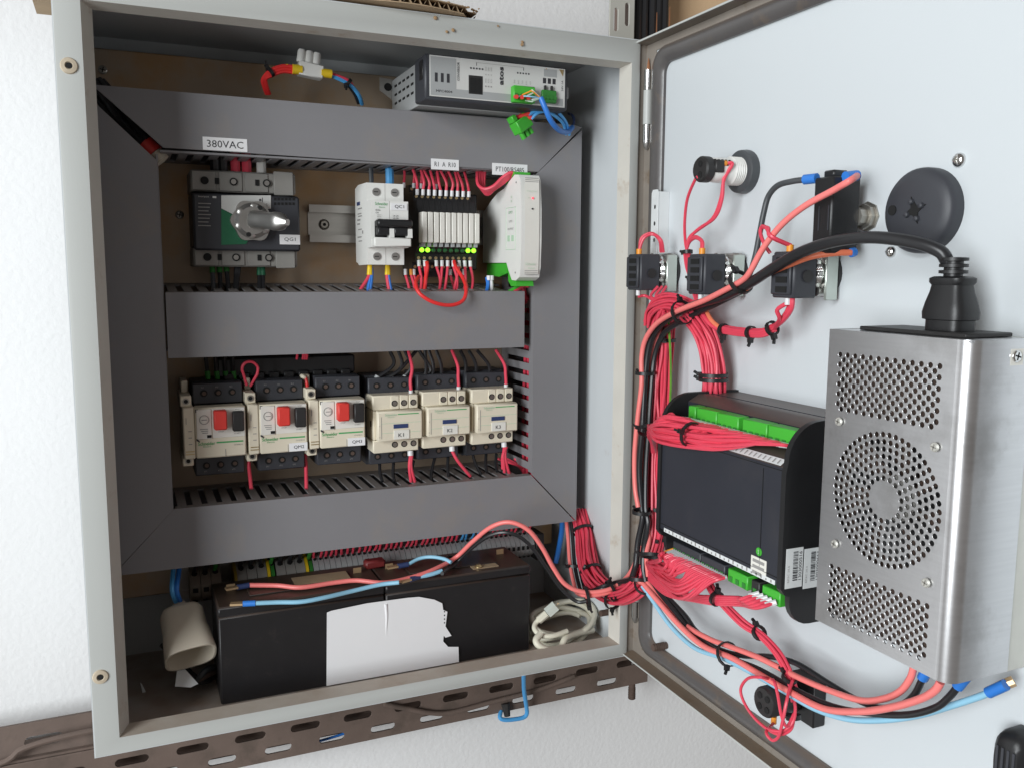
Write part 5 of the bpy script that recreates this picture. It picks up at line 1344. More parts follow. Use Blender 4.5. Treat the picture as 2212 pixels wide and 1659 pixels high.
sleeve(q, doorx((U_ + 0.0085, -0.0320, Z_ + 0.0045)), doorx((U_ + 0.0085, -0.0275, Z_ + 0.0045)), 0.0025, 'orange')

# three selector switch contact blocks
def selector(uc, zc, label, s=1.0):
    q = dthing('switch_block', label, 'switch', uc, zc - 0.02, 0, 'switch blocks on the door')
    D().lathe([(0.0170, 0.0002), (0.0170, 0.0030), (0.0150, 0.0034)], (uc, 0, zc), (0, -1, 0), n=24).build('seal_ring', 'blacksoft', q)
    pm = D().box(uc - 0.0155, uc + 0.0155, -0.0110, -0.0034, zc - 0.0165, zc + 0.0165, 0.0015)
    pm.cyl((uc + 0.010, -0.0108, zc - 0.0125), (uc + 0.010, -0.0175, zc - 0.0125), 0.0038, n=12)
    pm.cyl((uc - 0.010, -0.0108, zc + 0.0125), (uc - 0.010, -0.0175, zc + 0.0125), 0.0038, n=12)
    mc = pm.build('metal_collar', 'dullmetal', q)
    D().box(uc + 0.0148, uc + 0.0172, -0.0150, -0.0040, zc - 0.0190, zc + 0.0150, 0.0006).build('side_clip', 'zinc', mc)
    D().lathe([(0.0140, 0.011), (0.0150, 0.0125), (0.0150, 0.0165), (0.0120, 0.0195)], (uc, 0, zc), (0, -1, 0), n=20).build('collar_ring', 'chrome', mc)
    for k in range(11):
        t = k / 11 * 2 * math.pi
        cu_, cz_ = uc + 0.0135 * math.cos(t), zc + 0.0150 * math.sin(t)
        D().box(cu_ - .0018, cu_ + .0018, -0.0205, -0.0150, cz_ - .0018, cz_ + .0018, .0006).build('lug', 'chrome' if k % 2 else 'dullmetal', mc)
    bm = D().box(uc - 0.0090, uc + 0.0140, -0.0415, -0.0205, zc - 0.0175, zc + 0.0155, 0.0012)
    bm.box(uc - 0.0080, uc + 0.0125, -0.0438, -0.0416, zc - 0.0150, zc + 0.0130, 0.0008)
    bk = bm.build('contact_block', 'charcoal', q)
    for k in range(4):
        D().box(uc - 0.002, uc + 0.0095, -0.0444, -0.0437, zc - 0.0135 + k * 0.0069, zc - 0.0092 + k * 0.0069).build('screw_well', 'hole', bk)
    D().cyl((uc + 0.0149, -0.0300, zc - .002), (uc + 0.0153, -0.0300, zc - .002), 0.0045, n=12).build('snap', 'blacksoft', bk)
    sleeve(q, doorx((uc + 0.004, -0.0375, zc + 0.0152)), doorx((uc + 0.004, -0.0375, zc + 0.0203)), 0.0026, 'orange')
    sleeve(q, doorx((uc + 0.004, -0.0375, zc - 0.0224)), doorx((uc + 0.004, -0.0375, zc - 0.0172)), 0.0022, 'whiteferrule')
    return q
ZS = 0.3985
SU_ = (0.0455, 0.1435, 0.2490)
selector(SU_[0], ZS + .001, 'black switch block with chrome collar nearest the door hinge')
selector(SU_[1], ZS - .0005, 'black switch block with chrome collar below the white pilot lamp')
selector(SU_[2], ZS - .0005, 'black switch block with chrome collar under the tall black cutout box')
def top_of(k): return doorx((SU_[k] + 0.004, -0.0375, ZS + 0.0203))
def bot_of(k): return doorx((SU_[k] + 0.004, -0.0375, ZS - 0.0224))
# wires of the selectors and the lamp
q = thing('wire_bundle', 'red wires arching over the switch block nearest the hinge', 'wires', top_of(0))
for k in range(2):
    MB().tube([top_of(0) + Vector((0, -.0008 + .0016 * k, -.001)), PX(1386 + 5 * k, 515, .480), PX(1408 + 3 * k, 505 + 2 * k, .487), PX(1425 + 3 * k, 520, .49), PX(1428 + 5 * k, 545, .495)], 0.0015, n=7).build('wire', 'redwire', q)
q = thing('wire_bundle', 'thin red wires from the white pilot lamp down to a cable tie', 'wires', PX(1480, 520, .48))
J = PX(1483, 540, .482)
pe = doorx((U_ + 0.0085, -0.0275, Z_ + 0.0045))
for k in range(2):
    MB().tube([pe, pe + Vector((0.004, -0.0035, -0.0005)), PX(1564, 385 + 4 * k, .487), PX(1560 - 3 * k, 430, .487), PX(1545 - 5 * k, 470 + 2 * k, .487), PX(1510 - 4 * k, 495 + 4 * k, .485), PX(1490 - k, 515, .483), J], 0.0014, n=7).build('wire', 'redwire', q)
MB().tube([doorx((U_ - .002, -0.0455, Z_ - 0.007)), PX(1504, 385, .470), PX(1485, 430, .474), PX(1479, 480, .478), PX(1480, 520, .482), J], 0.0013, n=7).build('wire', 'redwire', q)
for k in range(2):
    MB().tube([top_of(1) + Vector((0, -.0008 + .0016 * k, -.001)), PX(1517 - k * 2, 522, .479), PX(1503, 512 + 3 * k, .48), PX(1490, 520 + 3 * k, .482), J], 0.0014, n=7).build('wire', 'redwire', q)
strands(q, [J, PX(1488, 575, .485), PX(1497, 605, .488), PX(1505, 640, .488), PX(1515, 670, .49)], 4, 0.0015, 'redwire', 0.0022, nside=7)
tie(q, PX(1485, 545, .482), (0, .1, 1), 0.0034, head=(0, 1, 0)); tie(q, PX(1497, 600, .4865), (0, .15, 1), 0.0032, head=(0, 1, 0))
q = thing('wire_bundle', 'thin red wires looped above the switch block beside the black cutout box', 'wires', top_of(2))
for k in range(2):
    MB().tube([top_of(2) + Vector((0, -.0008 + .0016 * k, -.001)), PX(1668 - 4 * k, 512, .463), PX(1656 + 4 * k, 494, .465), PX(1646 + 3 * k, 490 + 2 * k, .467), PX(1643, 505, .468), PX(1652, 530, .472), PX(1664, 548, .475)][:4 if k else 7], 0.0014, n=7).build('wire', 'redwire', q)
q = thing('wire_bundle', 'red wires from the switch under the cutout box along a tied branch', 'wires', PX(1620, 720, .49))
BR = [PX(1560, 712, .488), PX(1600, 718, .489), PX(1645, 720, .49), PX(1672, 708, .49)]
strands(q, BR, 5, 0.0017, 'redwire', 0.0026)
MB().tube([BR[-1], PX(1690, 690, .485), PX(1704, 668, .482), PX(1707, 645, .482), PX(1706, 620, .485)], 0.0022, n=8).build('wire', 'redwire', q)
MB().tube([BR[-1], PX(1692, 692, .483), PX(1709, 668, .480), PX(1712, 640, .48), PX(1712, 615, .485)], 0.0019, n=8).build('wire', 'redwire', q)
MB().tube([BR[-1], PX(1684, 690, .48), PX(1679, 670, .475), bot_of(2) + Vector((0, 0, 0.001))], 0.0016, n=8).build('wire', 'redwire', q)
for p_ in (PX(1563, 713, .488), PX(1622, 719, .4895)): tie(q, p_, (0, 1, 0.05), 0.0042, head=(0, 0, -1))
tie(q, PX(1668, 710, .49), (0, 1, -.4), 0.0048, head=(0, 0, -1))
q = thing('wire_bundle', 'red wires leaving the underside of the switch block nearest the hinge', 'wires', bot_of(0))
for k in range(4):
    MB().tube([bot_of(0) if k == 0 else PX(1412 + 9 * k, 620, .492), PX(1395 + 11 * k, 640, .484), PX(1415 + 7 * k, 652, .484), PX(1436 + 3 * k, 660, .486), PX(1442 + 2 * k, 680, .488)], 0.0014, n=7).build('wire', 'redwire', q)

# black cutout box with its nut
Yn = -0.290
Xf = PY(1797, 450, Yn).x; Xb = PY(1858, 450, Yn).x
uf = -PX(1756, 450, Xf).y
zc1, zc0 = PY(1830, 382, Yn).z, PY(1830, 548, Yn).z
q = dthing('cutout_box', 'tall black thermal cutout box bolted to the door with a metal nut', 'cutout', 0.275, zc0)
of, ob = XD - Xf, XD - Xb
cbx = D().box(uf, -Yn, -of, -ob, zc0, zc1, 0.0012)
cbx.box(uf + 0.002, -Yn - 0.006, -of + 0.006, -ob - 0.006, zc1, zc1 + 0.005, 0.001)

cm = cbx.build('case', 'black', q)
for k in range(2): D().box(uf + 0.006 + k * 0.009, uf + 0.0068 + k * 0.009, -of - 0.0004, -of, zc0 + (zc1 - zc0) * .30, zc0 + (zc1 - zc0) * .62).build('moulded_line', 'charcoal', cm)
D().lathe([(0.0105, 0.0002), (0.0105, 0.0012), (0.0088, 0.0014), (0.0088, 0.0050), (0.0062, 0.0054), (0.0062, ob + 0.001)], (-Yn - 0.003, 0, PY(1860, 468, Yn).z), (0, -1, 0), n=8).build('nut', 'screw', q)
a = doorx((uf + 0.004, -of + 0.003, zc1 + 0.001))
sleeve(q, PX(1765, 386, Xf + .004), PX(1738, 389, Xf + .002), 0.0036, 'blue', 'crimp_sleeve'); 
ta = PY(1852, 380, Yn - .003); tb_ = PY(1826, 383, Yn - .003)
sleeve(q, tb_, ta, 0.0036, 'blue', 'crimp_sleeve'); 
sleeve(q, PY(1846, 545, Yn - .003), PY(1838, 547, Yn - .003), 0.0032, 'blue', 'crimp_sleeve')

# round black cap, screws and latch
kc = PX(1990, 456, XD - 0.006); U_, Z_ = -kc.y, kc.z
q = dthing('round_cap', 'large round black plastic cap with a star shaped recess on the door', 'cap', U_, Z_ - 0.05)
RK = 0.0265
pz = abs(PX(1990, 358, .506).z - PX(1990, 553, .506).z) / 2
RK = pz * 0.955
D().lathe([(RK * 1.0, 0.0002), (RK * 1.0, 0.006), (RK * 0.985, 0.0085), (RK * 0.93, 0.0105), (RK * 0.72, 0.0125), (RK * 0.30, 0.0132), (0.0001, 0.0132)], (U_, 0, Z_), (0, -1, 0), n=48).build('cap_disc', 'charcoal', q)
D().cyl((U_ - RK * .62, -0.0128, Z_ + 0.0010), (U_ - RK * .62, -0.0136, Z_ + 0.0010), RK * 0.12, n=20).build('hole', 'hole', q)
st = []
for i in range(8):
    t = math.radians(20 + 45 * i); r = RK * (0.34 if i % 2 == 0 else 0.12); st.append((U_ + RK * .05 + r * math.cos(t), Z_ + r * math.sin(t)))
sp_ = D(); sp_.prism(st, 'y', -0.0131, -0.0138); so = sp_.build('star_recess', 'hole', q)
for t in (25, 115, 205, 295):
    t = math.radians(t); p_ = (U_ + RK * .05 + RK * .22 * math.cos(t), -0.0132, Z_ + RK * .22 * math.sin(t))
    D().lathe([(RK * 0.075, 0), (RK * 0.06, 0.0020), (RK * .02, 0.0026)], p_, (0, -1, 0), n=10).build('boss', 'charcoal', so)
for px, py, r, l_ in ((2073, 347, 0.0046, 'domed chrome screw beside the round black cap, above it'), (1926, 545, 0.0040, 'domed chrome screw just below the round black cap')):
    c = PX(px, py, XD)
    q = thing('door_screw', l_, 'screw', c)
    MB().lathe([(r, 0), (r * .97, .0012), (r * .75, .0026), (r * .35, .0034), (.0001, .0036)], c, (-1, 0, 0), n=20).build('head', 'chrome', q)
    MB().box(c.x - .0040, c.x - .0030, c.y - r * .45, c.y + r * .45, c.z - .0004, c.z + .0004).build('cross_slot', 'screw', q)
    MB().box(c.x - .0041, c.x - .0031, c.y - .0004, c.y + .0004, c.z - r * .45, c.z + r * .45).build('cross_slot', 'screw', q)
lc = PX(2178, 1650, .500); U_, Z_ = -lc.y, lc.z
q = dthing('door_latch', 'black rounded quarter-turn latch on the door below the power supply', 'latch', U_, Z_ - .03)
lt = D()
vs = []; fs = []
for k, (s_, o2) in enumerate(((1.0, 0.0002), (1.0, 0.010), (0.92, 0.015), (0.7, 0.018))):
    for i in range(20):
        t = 2 * math.pi * i / 20; ex = 0.7
        vs.append((U_ + 0.0105 * s_ * math.copysign(abs(math.cos(t)) ** ex, math.cos(t)), -o2, Z_ + 0.0200 * s_ * math.copysign(abs(math.sin(t)) ** ex, math.sin(t))))
for k in range(3):
    for i in range(20): fs.append((k * 20 + i, k * 20 + (i + 1) % 20, (k + 1) * 20 + (i + 1) % 20, (k + 1) * 20 + i))
fs += [tuple(range(20)), tuple(60 + i for i in range(20))]
lt.add(vs, fs).build('latch_body', 'black', q)
for k in range(4): D().box(U_ - .006 + k * .0035, U_ - .0045 + k * .0035, -.0186, -.0178, Z_ - .010, Z_ + .010).build('rib', 'charcoal', q)

# ================================================================== power supply
q = dthing('power_supply', 'brushed steel power supply with perforated fan face on the door', 'power supply', 0.376, 0.171)
XF_ = 0.450; OF = XD - XF_
pu0, pu1, pz0, pz1 = 0.3250, 0.4285, 0.1715, 0.3632
fu = lambda px, py: (-PX(px, py, XF_).y, PX(px, py, XF_).z)
def grid(tl, tr, br, bl, nc, nr):
    out = []
    for j in range(nr):
        v = j / (nr - 1)
        for i in range(nc):
            if j % 2 and i == nc - 1: continue
            u = (i + (0.5 if j % 2 else 0)) / (nc - 1)
            x = (tl[0] * (1 - u) + tr[0] * u) * (1 - v) + (bl[0] * (1 - u) + br[0] * u) * v
            y = (tl[1] * (1 - u) + tr[1] * u) * (1 - v) + (bl[1] * (1 - u) + br[1] * u) * v
            out.append((x, y))
    return out
def rectify(px):
    p_ = [fu(*a) for a in px]
    ua, ub = (p_[0][0] + p_[3][0]) / 2, (p_[1][0] + p_[2][0]) / 2
    za, zb2 = (p_[0][1] + p_[1][1]) / 2, (p_[2][1] + p_[3][1]) / 2
    return (ua, za), (ub, za), (ub, zb2), (ua, zb2)
Z7 = lambda a, b_: ((1950 + a * .5936) / 1.47513, (1700 + b_ * .5936) / 1.47513)
pts = grid(*rectify([(1810, 764.6), (2023, 792), (2027.7, 926), (1813.6, 880.6)]), 13, 12)
pts += grid(*rectify([Z7(1175, 165), Z7(1680, 390), Z7(1680, 702), Z7(1170, 410)]), 13, 12)
fcx, fcz = fu(1909, 1079); FR = abs(fu(1909, 938)[1] - fu(1909, 1220)[1]) / 2
for k in range(3, 10):
    rr = FR * k / 9; n = int(2 * math.pi * rr / 0.00475)
    for i in range(n):
        t = 2 * math.pi * (i + .5 * (k % 2)) / n; pts.append((fcx + rr * math.cos(t), fcz + rr * math.sin(t)))
HR = 0.00178
perforated('perforated_front', 'steel', q, [(pu0, pz0), (pu1 - 0.009, pz0), (pu1 - 0.009, pz1), (pu0, pz1)], [circ(x, y, HR, 10) for x, y in pts if pu0 + .003 < x < pu1 - .0112 and pz0 + .003 < y < pz1 - .003], 0.0012,
           lambda v: doorx((v.x, -OF - v.z + 0.0006, v.y)))
# rounded corner and plain side of the cover
pf = []
for i in range(9):
    t = math.radians(90 * i / 8); pf.append((pu1 - 0.009 + 0.009 * math.sin(t), -OF + 0.009 - 0.009 * math.cos(t)))
pf.append((pu1, -0.0175))
inn = [(a - 0.0011 * (1 if i > 4 else 0.6), b_ + 0.0011) for i, (a, b_) in enumerate(pf)]
cvr = D(); n = len(pf)
cvr.prism(pf + inn[::-1], 'z', pz0, pz1)
cvr.build('side_cover', 'steel', q)
D().box(pu0, pu0 + 0.0011, -OF + 0.0014, -0.0175, pz0, pz1).build('side_cover', 'steel', q, 'far side sheet of the power supply')
D().box(pu0 + 0.0012, pu1 - 0.0016, -OF + 0.0016, -0.0175, pz1 - 0.0014, pz1 - 0.0002).build('top_sheet', 'steel', q)
D().box(pu0 - 0.001, pu1 - 0.001, -0.0172, -0.0003, pz0 - 0.001, pz1 - 0.001, 0.0006).build('base_chassis', 'aluminium', q)
D().box(pu0 + 0.0016, pu1 - 0.0022, -OF + 0.0130, -0.0178, pz0 + 0.002, pz1 - 0.002).build('inner_board', 'rustbolt', q)
D().lathe([(FR * .36, 0), (FR * .36, .003), (FR * .33, .0036)], (fcx, -OF + 0.0130, fcz), (0, -1, 0), n=24).build('fan_hub', 'greyplastic', q)
for i in range(7):
    t = 2 * math.pi * i / 7
    a = Vector((fcx + FR * .3 * math.cos(t), -OF + .012, fcz + FR * .3 * math.sin(t))); b_ = Vector((fcx + FR * .98 * math.cos(t + .35), -OF + .0105, fcz + FR * .98 * math.sin(t + .35)))
    s_ = Vector((-math.sin(t), 0.35, math.cos(t))) * 0.006
    D().add([a - s_, b_ - s_ * 1.6, b_ + s_ * 1.6, a + s_], [(0, 1, 2, 3)]).build('fan_blade', 'black', q)
for px, py in ((1813, 910), (2020, 965), (1804, 1174), (2001, 1258)):
    c = PX(px, py, XF_ - 0.0007); screwhead(q, c, (-1, 0, 0), 0.0028, 'aluminium', slotmat='screw')
c = PY(2195, 770, -pu1 - 0.0002); screwhead(q, c, (0, -1, 0), 0.0034, 'chrome')
MB().box(c.x - .004, c.x + .006, c.y + 0.0001, c.y + .0005, c.z - .005, c.z + .004).build('inspection_sticker', 'creamwhite', q)
tbk = D().box(pu0 + 0.012, pu1 - 0.004, -0.048, -0.004, pz0 + 0.0005, pz0 + 0.012, 0.001).build('terminal_board', 'blacksoft', q)
# inlet and plug on top
pc = Vector((0.4790, -0.3895, 0)); PZT = pz1
il = thing('mains_cable', 'thick black mains cable with a moulded plug standing on the power supply', 'cable', (pc.x, pc.y, PZT))
MB().box(0.4605, 0.4975, -0.4160, -0.3390, PZT, PZT + 0.0025, 0.0006).build('inlet_flange', 'blacksoft', q)
m = MB(); vs = []; fs = []; n = 24
prof = [(0.0122, .0026), (0.0122, .0085), (0.0140, .0090), (0.0143, .0130), (0.0130, .0185), (0.0111, .0245), (0.0103, .0285), (0.0116, .0302), (0.0116, .0325), (0.0094, .0335), (0.0064, .0336)]
for r, h in prof:
    for i in range(n):
        t = 2 * math.pi * i / n; ex = .55
        vs.append((pc.x + r * .82 * math.copysign(abs(math.cos(t)) ** ex, math.cos(t)), pc.y + r * 1.0 * math.copysign(abs(math.sin(t)) ** ex, math.sin(t)), PZT + h))
for k in range(len(prof) - 1):
    for i in range(n): fs.append((k * n + i, k * n + (i + 1) % n, (k + 1) * n + (i + 1) % n, (k + 1) * n + i))
fs += [tuple(range(n)), tuple((len(prof) - 1) * n + i for i in range(n))]
m.add(vs, fs).build('plug_body', 'black', il)
st = MB()
pf = [(.0052, .0336)]
for k in range(3): pf += [(.0052, .0350 + k * .0036), (.0078, .0352 + k * .0036), (.0078, .0370 + k * .0036), (.0052, .0372 + k * .0036)]
st.lathe(pf, (pc.x, pc.y, PZT), (0, 0.0, 1), n=20).build('strain_relief', 'black', il)
CORD = [Vector((pc.x, pc.y, PZT + .044)), PX(2048, 566, .477), PX(2032, 545, .474), PX(1990, 528, .470), PX(1930, 517, .466), PX(1870, 514, .463), PX(1800, 523, .461), PX(1730, 546, .462), PX(1670, 580, .465), PX(1620, 612, .468), PX(1560, 642, .471),
        PX(1500, 660, .473), PX(1450, 684, .474), PX(1415, 716, .474), PX(1400, 760, .473), PX(1393, 830, .472), PX(1388, 920, .470), PX(1381, 1010, .470), PX(1386, 1090, .472), PX(1388, 1120, .472), PX(1378, 1170, .470), PX(1374, 1215, .468), PX(1366, 1245, .462)]
MB().tube(CORD, lambda t: 0.0039 - 0.0011 * min(1, max(0, (t - .42) * 4)), n=12).build('cord', 'blackwire', il)
# other leads running with the cord
q = thing('cutout_lead', 'salmon lead sweeping from the top of the black cutout box down to the hinge', 'wire', ta)
SL = [ta, PX(1838, 390, .474), PX(1800, 412, .472), PX(1740, 445, .469), PX(1690, 485, .466), PX(1650, 535, .464), PX(1622, 585, .463), PX(1605, 605, .464), PX(1570, 625, .464), PX(1520, 650, .465), PX(1460, 674, .466), PX(1418, 700, .467), PX(1394, 735, .468), PX(1386, 775, .468), PX(1386, 830, .468), PX(1378, 900, .467), PX(1371, 980, .467), PX(1372, 1050, .468), PX(1379, 1095, .468)]
MB().tube(SL, 0.0023, n=10).build('wire', 'salmon', q)
q = thing('cutout_lead', 'dark grey lead bending from the cutout box down beside the salmon lead', 'wire', PX(1738, 389, Xf + .002))
MB().tube([PX(1740, 389, Xf + .002), PX(1710, 393, .478), PX(1680, 402, .477), PX(1660, 425, .477), PX(1650, 460, .476), PX(1642, 500, .475), PX(1630, 560, .474), PX(1612, 605, .473), PX(1570, 640, .474)], 0.0022, n=10).build('wire', 'greywire', q)
q = thing('cutout_lead', 'orange lead from the foot of the cutout box running under the black cord', 'wire', PX(1840, 546, .49))
MB().tube([PY(1840, 546, Yn - .003), PX(1800, 548, .486), PX(1750, 556, .476), PX(1700, 575, .471), PX(1660, 592, .470), PX(1610, 625, .470)], 0.0022, n=10).build('wire', 'orangewire', q)
q = thing('wire_bundle', 'black leads tied along the cord from the switches down past the hinge', 'wires', PX(1400, 900, .47))
for k in range(3):
    o_ = Vector((0.003 + .002 * k, -.003 + .004 * k, 0))
    MB().tube([PX(1600, 625, .474) + o_, PX(1540, 655, .476) + o_, PX(1470, 690, .478) + o_, PX(1425, 720, .478) + o_, PX(1404, 770, .477) + o_, PX(1396, 850, .475) + o_, PX(1391, 930, .474) + o_, PX(1386, 1010, .473) + o_, PX(1389, 1095, .473) + o_ * .6, PX(1394, 1130, .473) + o_ * .6, PX(1385, 1180, .472) + o_ * .7, PX(1383, 1225, .470) + o_ * .7, PX(1390, 1255, .47) + o_ * .5], 0.0023, n=9).build('wire', 'blackwire', q)
MB().tube([PX(1430, 700, .482), PX(1412, 760, .480), PX(1398, 850, .478), PX(1391, 950, .477), PX(1390, 1060, .477), PX(1395, 1110, .477), PX(1402, 1160, .478), PX(1396, 1200, .474), PX(1400, 1245, .472)], 0.0020, n=9).build('wire', 'salmon', q)
for p_, d, r, h in ((PX(1600, 610, .469), (0, 1, -.7), .0092, (0, 0, 1)), (PX(1474, 676, .472), (0, 1, -.4), .0098, (0, 0, 1)), (PX(1394, 806, .473), (0, 0.02, 1), .0082, (0, 1, 0.1)), (PX(1386, 1105, .4715), (0, 0, 1), .0078, (0, 1, 0)), (PX(1380, 1252, .470), (0.2, .3, 1), .0088, (0, 1, 0))):
    tie(q, p_, d, r, head=h)

# ================================================================== controller
q = dthing('controller', 'black controller with green terminal rows and red wiring, mounted on the door', 'controller', 0.227, 0.158)
ca, cb_ = 0.1540, 0.2995
OFc = XD - 0.440
body = [(-OFc, .1880), (-OFc, .2690), (-OFc + .0060, .2735), (-OFc + .0240, .2770), (-OFc + .0240, .2930), (-OFc + .0340, .2985), (-.0302, .2985), (-.0300, .2965), (-.0280, .2965), (-.0278, .2985), (-.0002, .2985), (-.0002, .1620), (-OFc + .0340, .1620), (-OFc + .0240, .1660), (-OFc + .0240, .1800), (-OFc + .0060, .1835)]
m = D(); m.add([(ca, p_[0], p_[1]) for p_ in body] + [(cb_, p_[0], p_[1]) for p_ in body], [(i, (i + 1) % len(body), len(body) + (i + 1) % len(body), len(body) + i) for i in range(len(body))] + [tuple(range(len(body))), tuple(range(len(body), 2 * len(body)))])
m.build('housing', 'controllerblack', q)
def cap_profile():
    pts = [(-OFc - .0016, .1860), (-OFc - .0016, .2660)]
    for i in range(9):
        t = math.radians(90 * i / 8); pts.append((-OFc + .0270 - .0270 * math.cos(t) + 0.0, .2730 + .0270 * math.sin(t)))
    pts += [(-.0003, .3000), (-.0003, .1585)]
    for i in range(7):
        t = math.radians(90 * i / 6); pts.append((-OFc + .0240 - .0180 * math.sin(t), .1765 - .0180 * math.cos(t)))
    pts += [(-OFc + .0060, .1800), (-OFc + .0020, .1815)]
    return pts
for a, l_ in ((ca - .0045, 'far end cap'), (cb_ + .0002, 'end cap carrying two barcode stickers')):
    cp = cap_profile(); m = D(); n = len(cp)
    m.add([(a, p_[0], p_[1]) for p_ in cp] + [(a + .0045, p_[0], p_[1]) for p_ in cp], [(i, (i + 1) % n, n + (i + 1) % n, n + i) for i in range(n)] + [tuple(range(n)), tuple(range(n, 2 * n))])
    ecap = m.build('end_cap', 'black', q, l_)
for z_ in (.2668, .1922): D().box(ca + .001, cb_ - .001, -OFc - .0004, -OFc, z_, z_ + .0005).build('groove', 'hole', q)
D().box(cb_ - .020, cb_ - .0196, -OFc - .0004, -OFc, .192, .265).build('groove', 'hole', q)
# white legend strips on the sloping edges
def legend(z_, uA, uB, up_):
    y0_, y1_ = -OFc + .0006, -OFc + .0056
    m = D(); s_ = 1 if up_ else -1
    zA = z_; zB = z_ + s_ * .0036
    m.add([(uA, y0_ - .0006, zA), (uB, y0_ - .0006, zA), (uB, y1_ - .0006, zB), (uA, y1_ - .0006, zB)], [(0, 1, 2, 3)])
    o = m.build('legend_strip', 'clearwhite', q)
    n = int((uB - uA) / .0050)
    for k in range(n):
        u = uA + .003 + k * .0050
        D().add([(u, y0_ - .0001, zA + s_ * .0009), (u + .0011, y0_ - .0001, zA + s_ * .0009), (u + .0011, y1_ - .0022, zB - s_ * .0004), (u, y1_ - .0022, zB - s_ * .0004)], [(0, 1, 2, 3)]).build('print_mark', 'inkgrey', o)
legend(.2700, ca + .045, cb_ - .003, True); 
o = D().box(ca + .006, cb_ - .003, -OFc - .0005, -OFc - .0001, .1868, .1900).build('legend_strip', 'clearwhite', q)
for k in range(26): D().box(ca + .008 + k * .0052, ca + .0094 + k * .0052, -OFc - .0007, -OFc - .0005, .1874, .1888 + .0006 * (k % 3)).build('print_mark', 'inkgrey', o)
# green pluggable terminals, upper and lower
def gterm(u0_, u1_, upper, mat_='green'):
    m = D()
    if upper: m.box(u0_, u1_, -OFc + .0130, -OFc + .0237, .2790, .2925, .0007)
    else: m.box(u0_, u1_, -OFc + .0060, -OFc + .0237, .1690, .1795, .0007)
    o = m.build('terminal_plug', mat_, q)
    n = max(1, int((u1_ - u0_) / .0060))
    for k in range(n):
        u = u0_ + (k + .5) * (u1_ - u0_) / n
        if upper: D().box(u - .0018, u + .0018, -OFc + .0125, -OFc + .0132, .2800, .2845).build('clamp_opening', 'greendark', o)
        else: D().box(u - .0018, u + .0018, -OFc + .0055, -OFc + .0062, .1700, .1740).build('clamp_opening', 'greendark', o)
ub = [0.1700, 0.1795, 0.1815, 0.2070, 0.2080, 0.2335, 0.2385, 0.2655, 0.2670, 0.2940]
for k in range(5): gterm(ub[2 * k], ub[2 * k + 1], True)
for a, b_, gm_ in ((.1640, .2020, 'charcoal'), (.2030, .2330, 'charcoal'), (.2370, .2600, 'green'), (.2640, .2730, 'blacksoft'), (.2760, .2950, 'green')): gterm(a, b_, False, gm_)
# front marks
c = PX(1639, 1191, .4396); U_, Z_ = -c.y, c.z
lg = D().cyl((U_, -OFc - .0001, Z_), (U_, -OFc - .0004, Z_), .0030, n=20).build('round_badge', 'green', q)
text(lg, 'S', doorx((U_, -OFc - .0007, Z_)), .0030, 'inkpale', DR, DU)
uA, uB = -PX(1622, 1215, .4396).y, -PX(1655, 1225, .4396).y; zA, zB = PX(1638, 1240, .4396).z, PX(1638, 1204, .4396).z
wl = D().box(uA, uB, -OFc - .0004, -OFc - .00005, zA, zB).build('white_sticker', 'creamwhite', q)
for k in range(3): D().box(uA + .002, uB - .002 - .003 * (k == 2), -OFc - .0007, -OFc - .0004, zB - .0040 - k * .0042, zB - .0018 - k * .0042).build('print_line', 'inkgrey', wl)
# barcode stickers on the near end cap
Ye = -(cb_ + .0047 + .0002)
random.seed(11)
for px0, px1, num in ((1697, 1733, '1303000516'), (1736, 1770, '1303000663')):
    x0, x1, z0, z1 = RY(px0, 1183, px1, 1268, Ye)
    o = MB().box(x0, x1, Ye - .0003, Ye, z0, z1).build('barcode_sticker', 'clearwhite', q)
    z = z0 + .0050
    while z < z1 - .0022:
        h = random.choice((.0003, .0003, .0005, .0008)); MB().box(x0 + (x1 - x0) * .42, x0 + (x1 - x0) * .70, Ye - .0005, Ye - .0003, z, z + h).build('bar', 'ink', o); z += h + random.choice((.0003, .0004, .0007))
    text(o, num, (x0 + (x1 - x0) * .84, Ye - .0005, (z0 + z1) / 2 + .0012), (x1 - x0) * .17, 'ink', right=(0, 0, 1), up=(-1, 0, 0), width=(z1 - z0) * .72)
    text(o, 'RP3C 20.5', (x0 + (x1 - x0) * .16, Ye - .0005, z0 + (z1 - z0) * .36), (x1 - x0) * .10, 'inkgrey', right=(0, 0, 1), up=(-1, 0, 0), width=(z1 - z0) * .42)

# ================================================================== red wiring of the door
MAINB = [PX(1448, 668, .487), PX(1436, 700, .489), PX(1432, 760, .491), PX(1428, 840, .492), PX(1425, 920, .492), PX(1422, 1000, .492), PX(1420, 1080, .491), PX(1418, 1150, .489), PX(1408, 1200, .485), PX(1398, 1235, .480)]
q = thing('wire_bundle', 'thick upright bundle of red wires along the hinge side of the door', 'wires', MAINB[-1])
strands(q, MAINB, 30, 0.00138, 'redwire', 0.0088, jit=.22)
MB().tube([PX(1444, 690, .485), PX(1448, 760, .488), PX(1449, 830, .489), PX(1446, 900, .489)], 0.0011, n=7).build('wire', 'greenyellow', q)
for py, px in ((735, 1434), (925, 1424), (1095, 1420), (1160, 1418)):
    tie(q, PX(px, py, .4915), (0, 0, 1), .0102, head=(-.6, -1, 0))
q = thing('wire_bundle', 'arch of red wires above the upright bundle under the black cord', 'wires', PX(1440, 665, .487))
strands(q, [PX(1405, 700, .489), PX(1412, 672, .487), PX(1432, 655, .485), PX(1462, 655, .485), PX(1492, 668, .487), PX(1512, 684, .489)], 18, 0.00135, 'redwire', 0.0074)
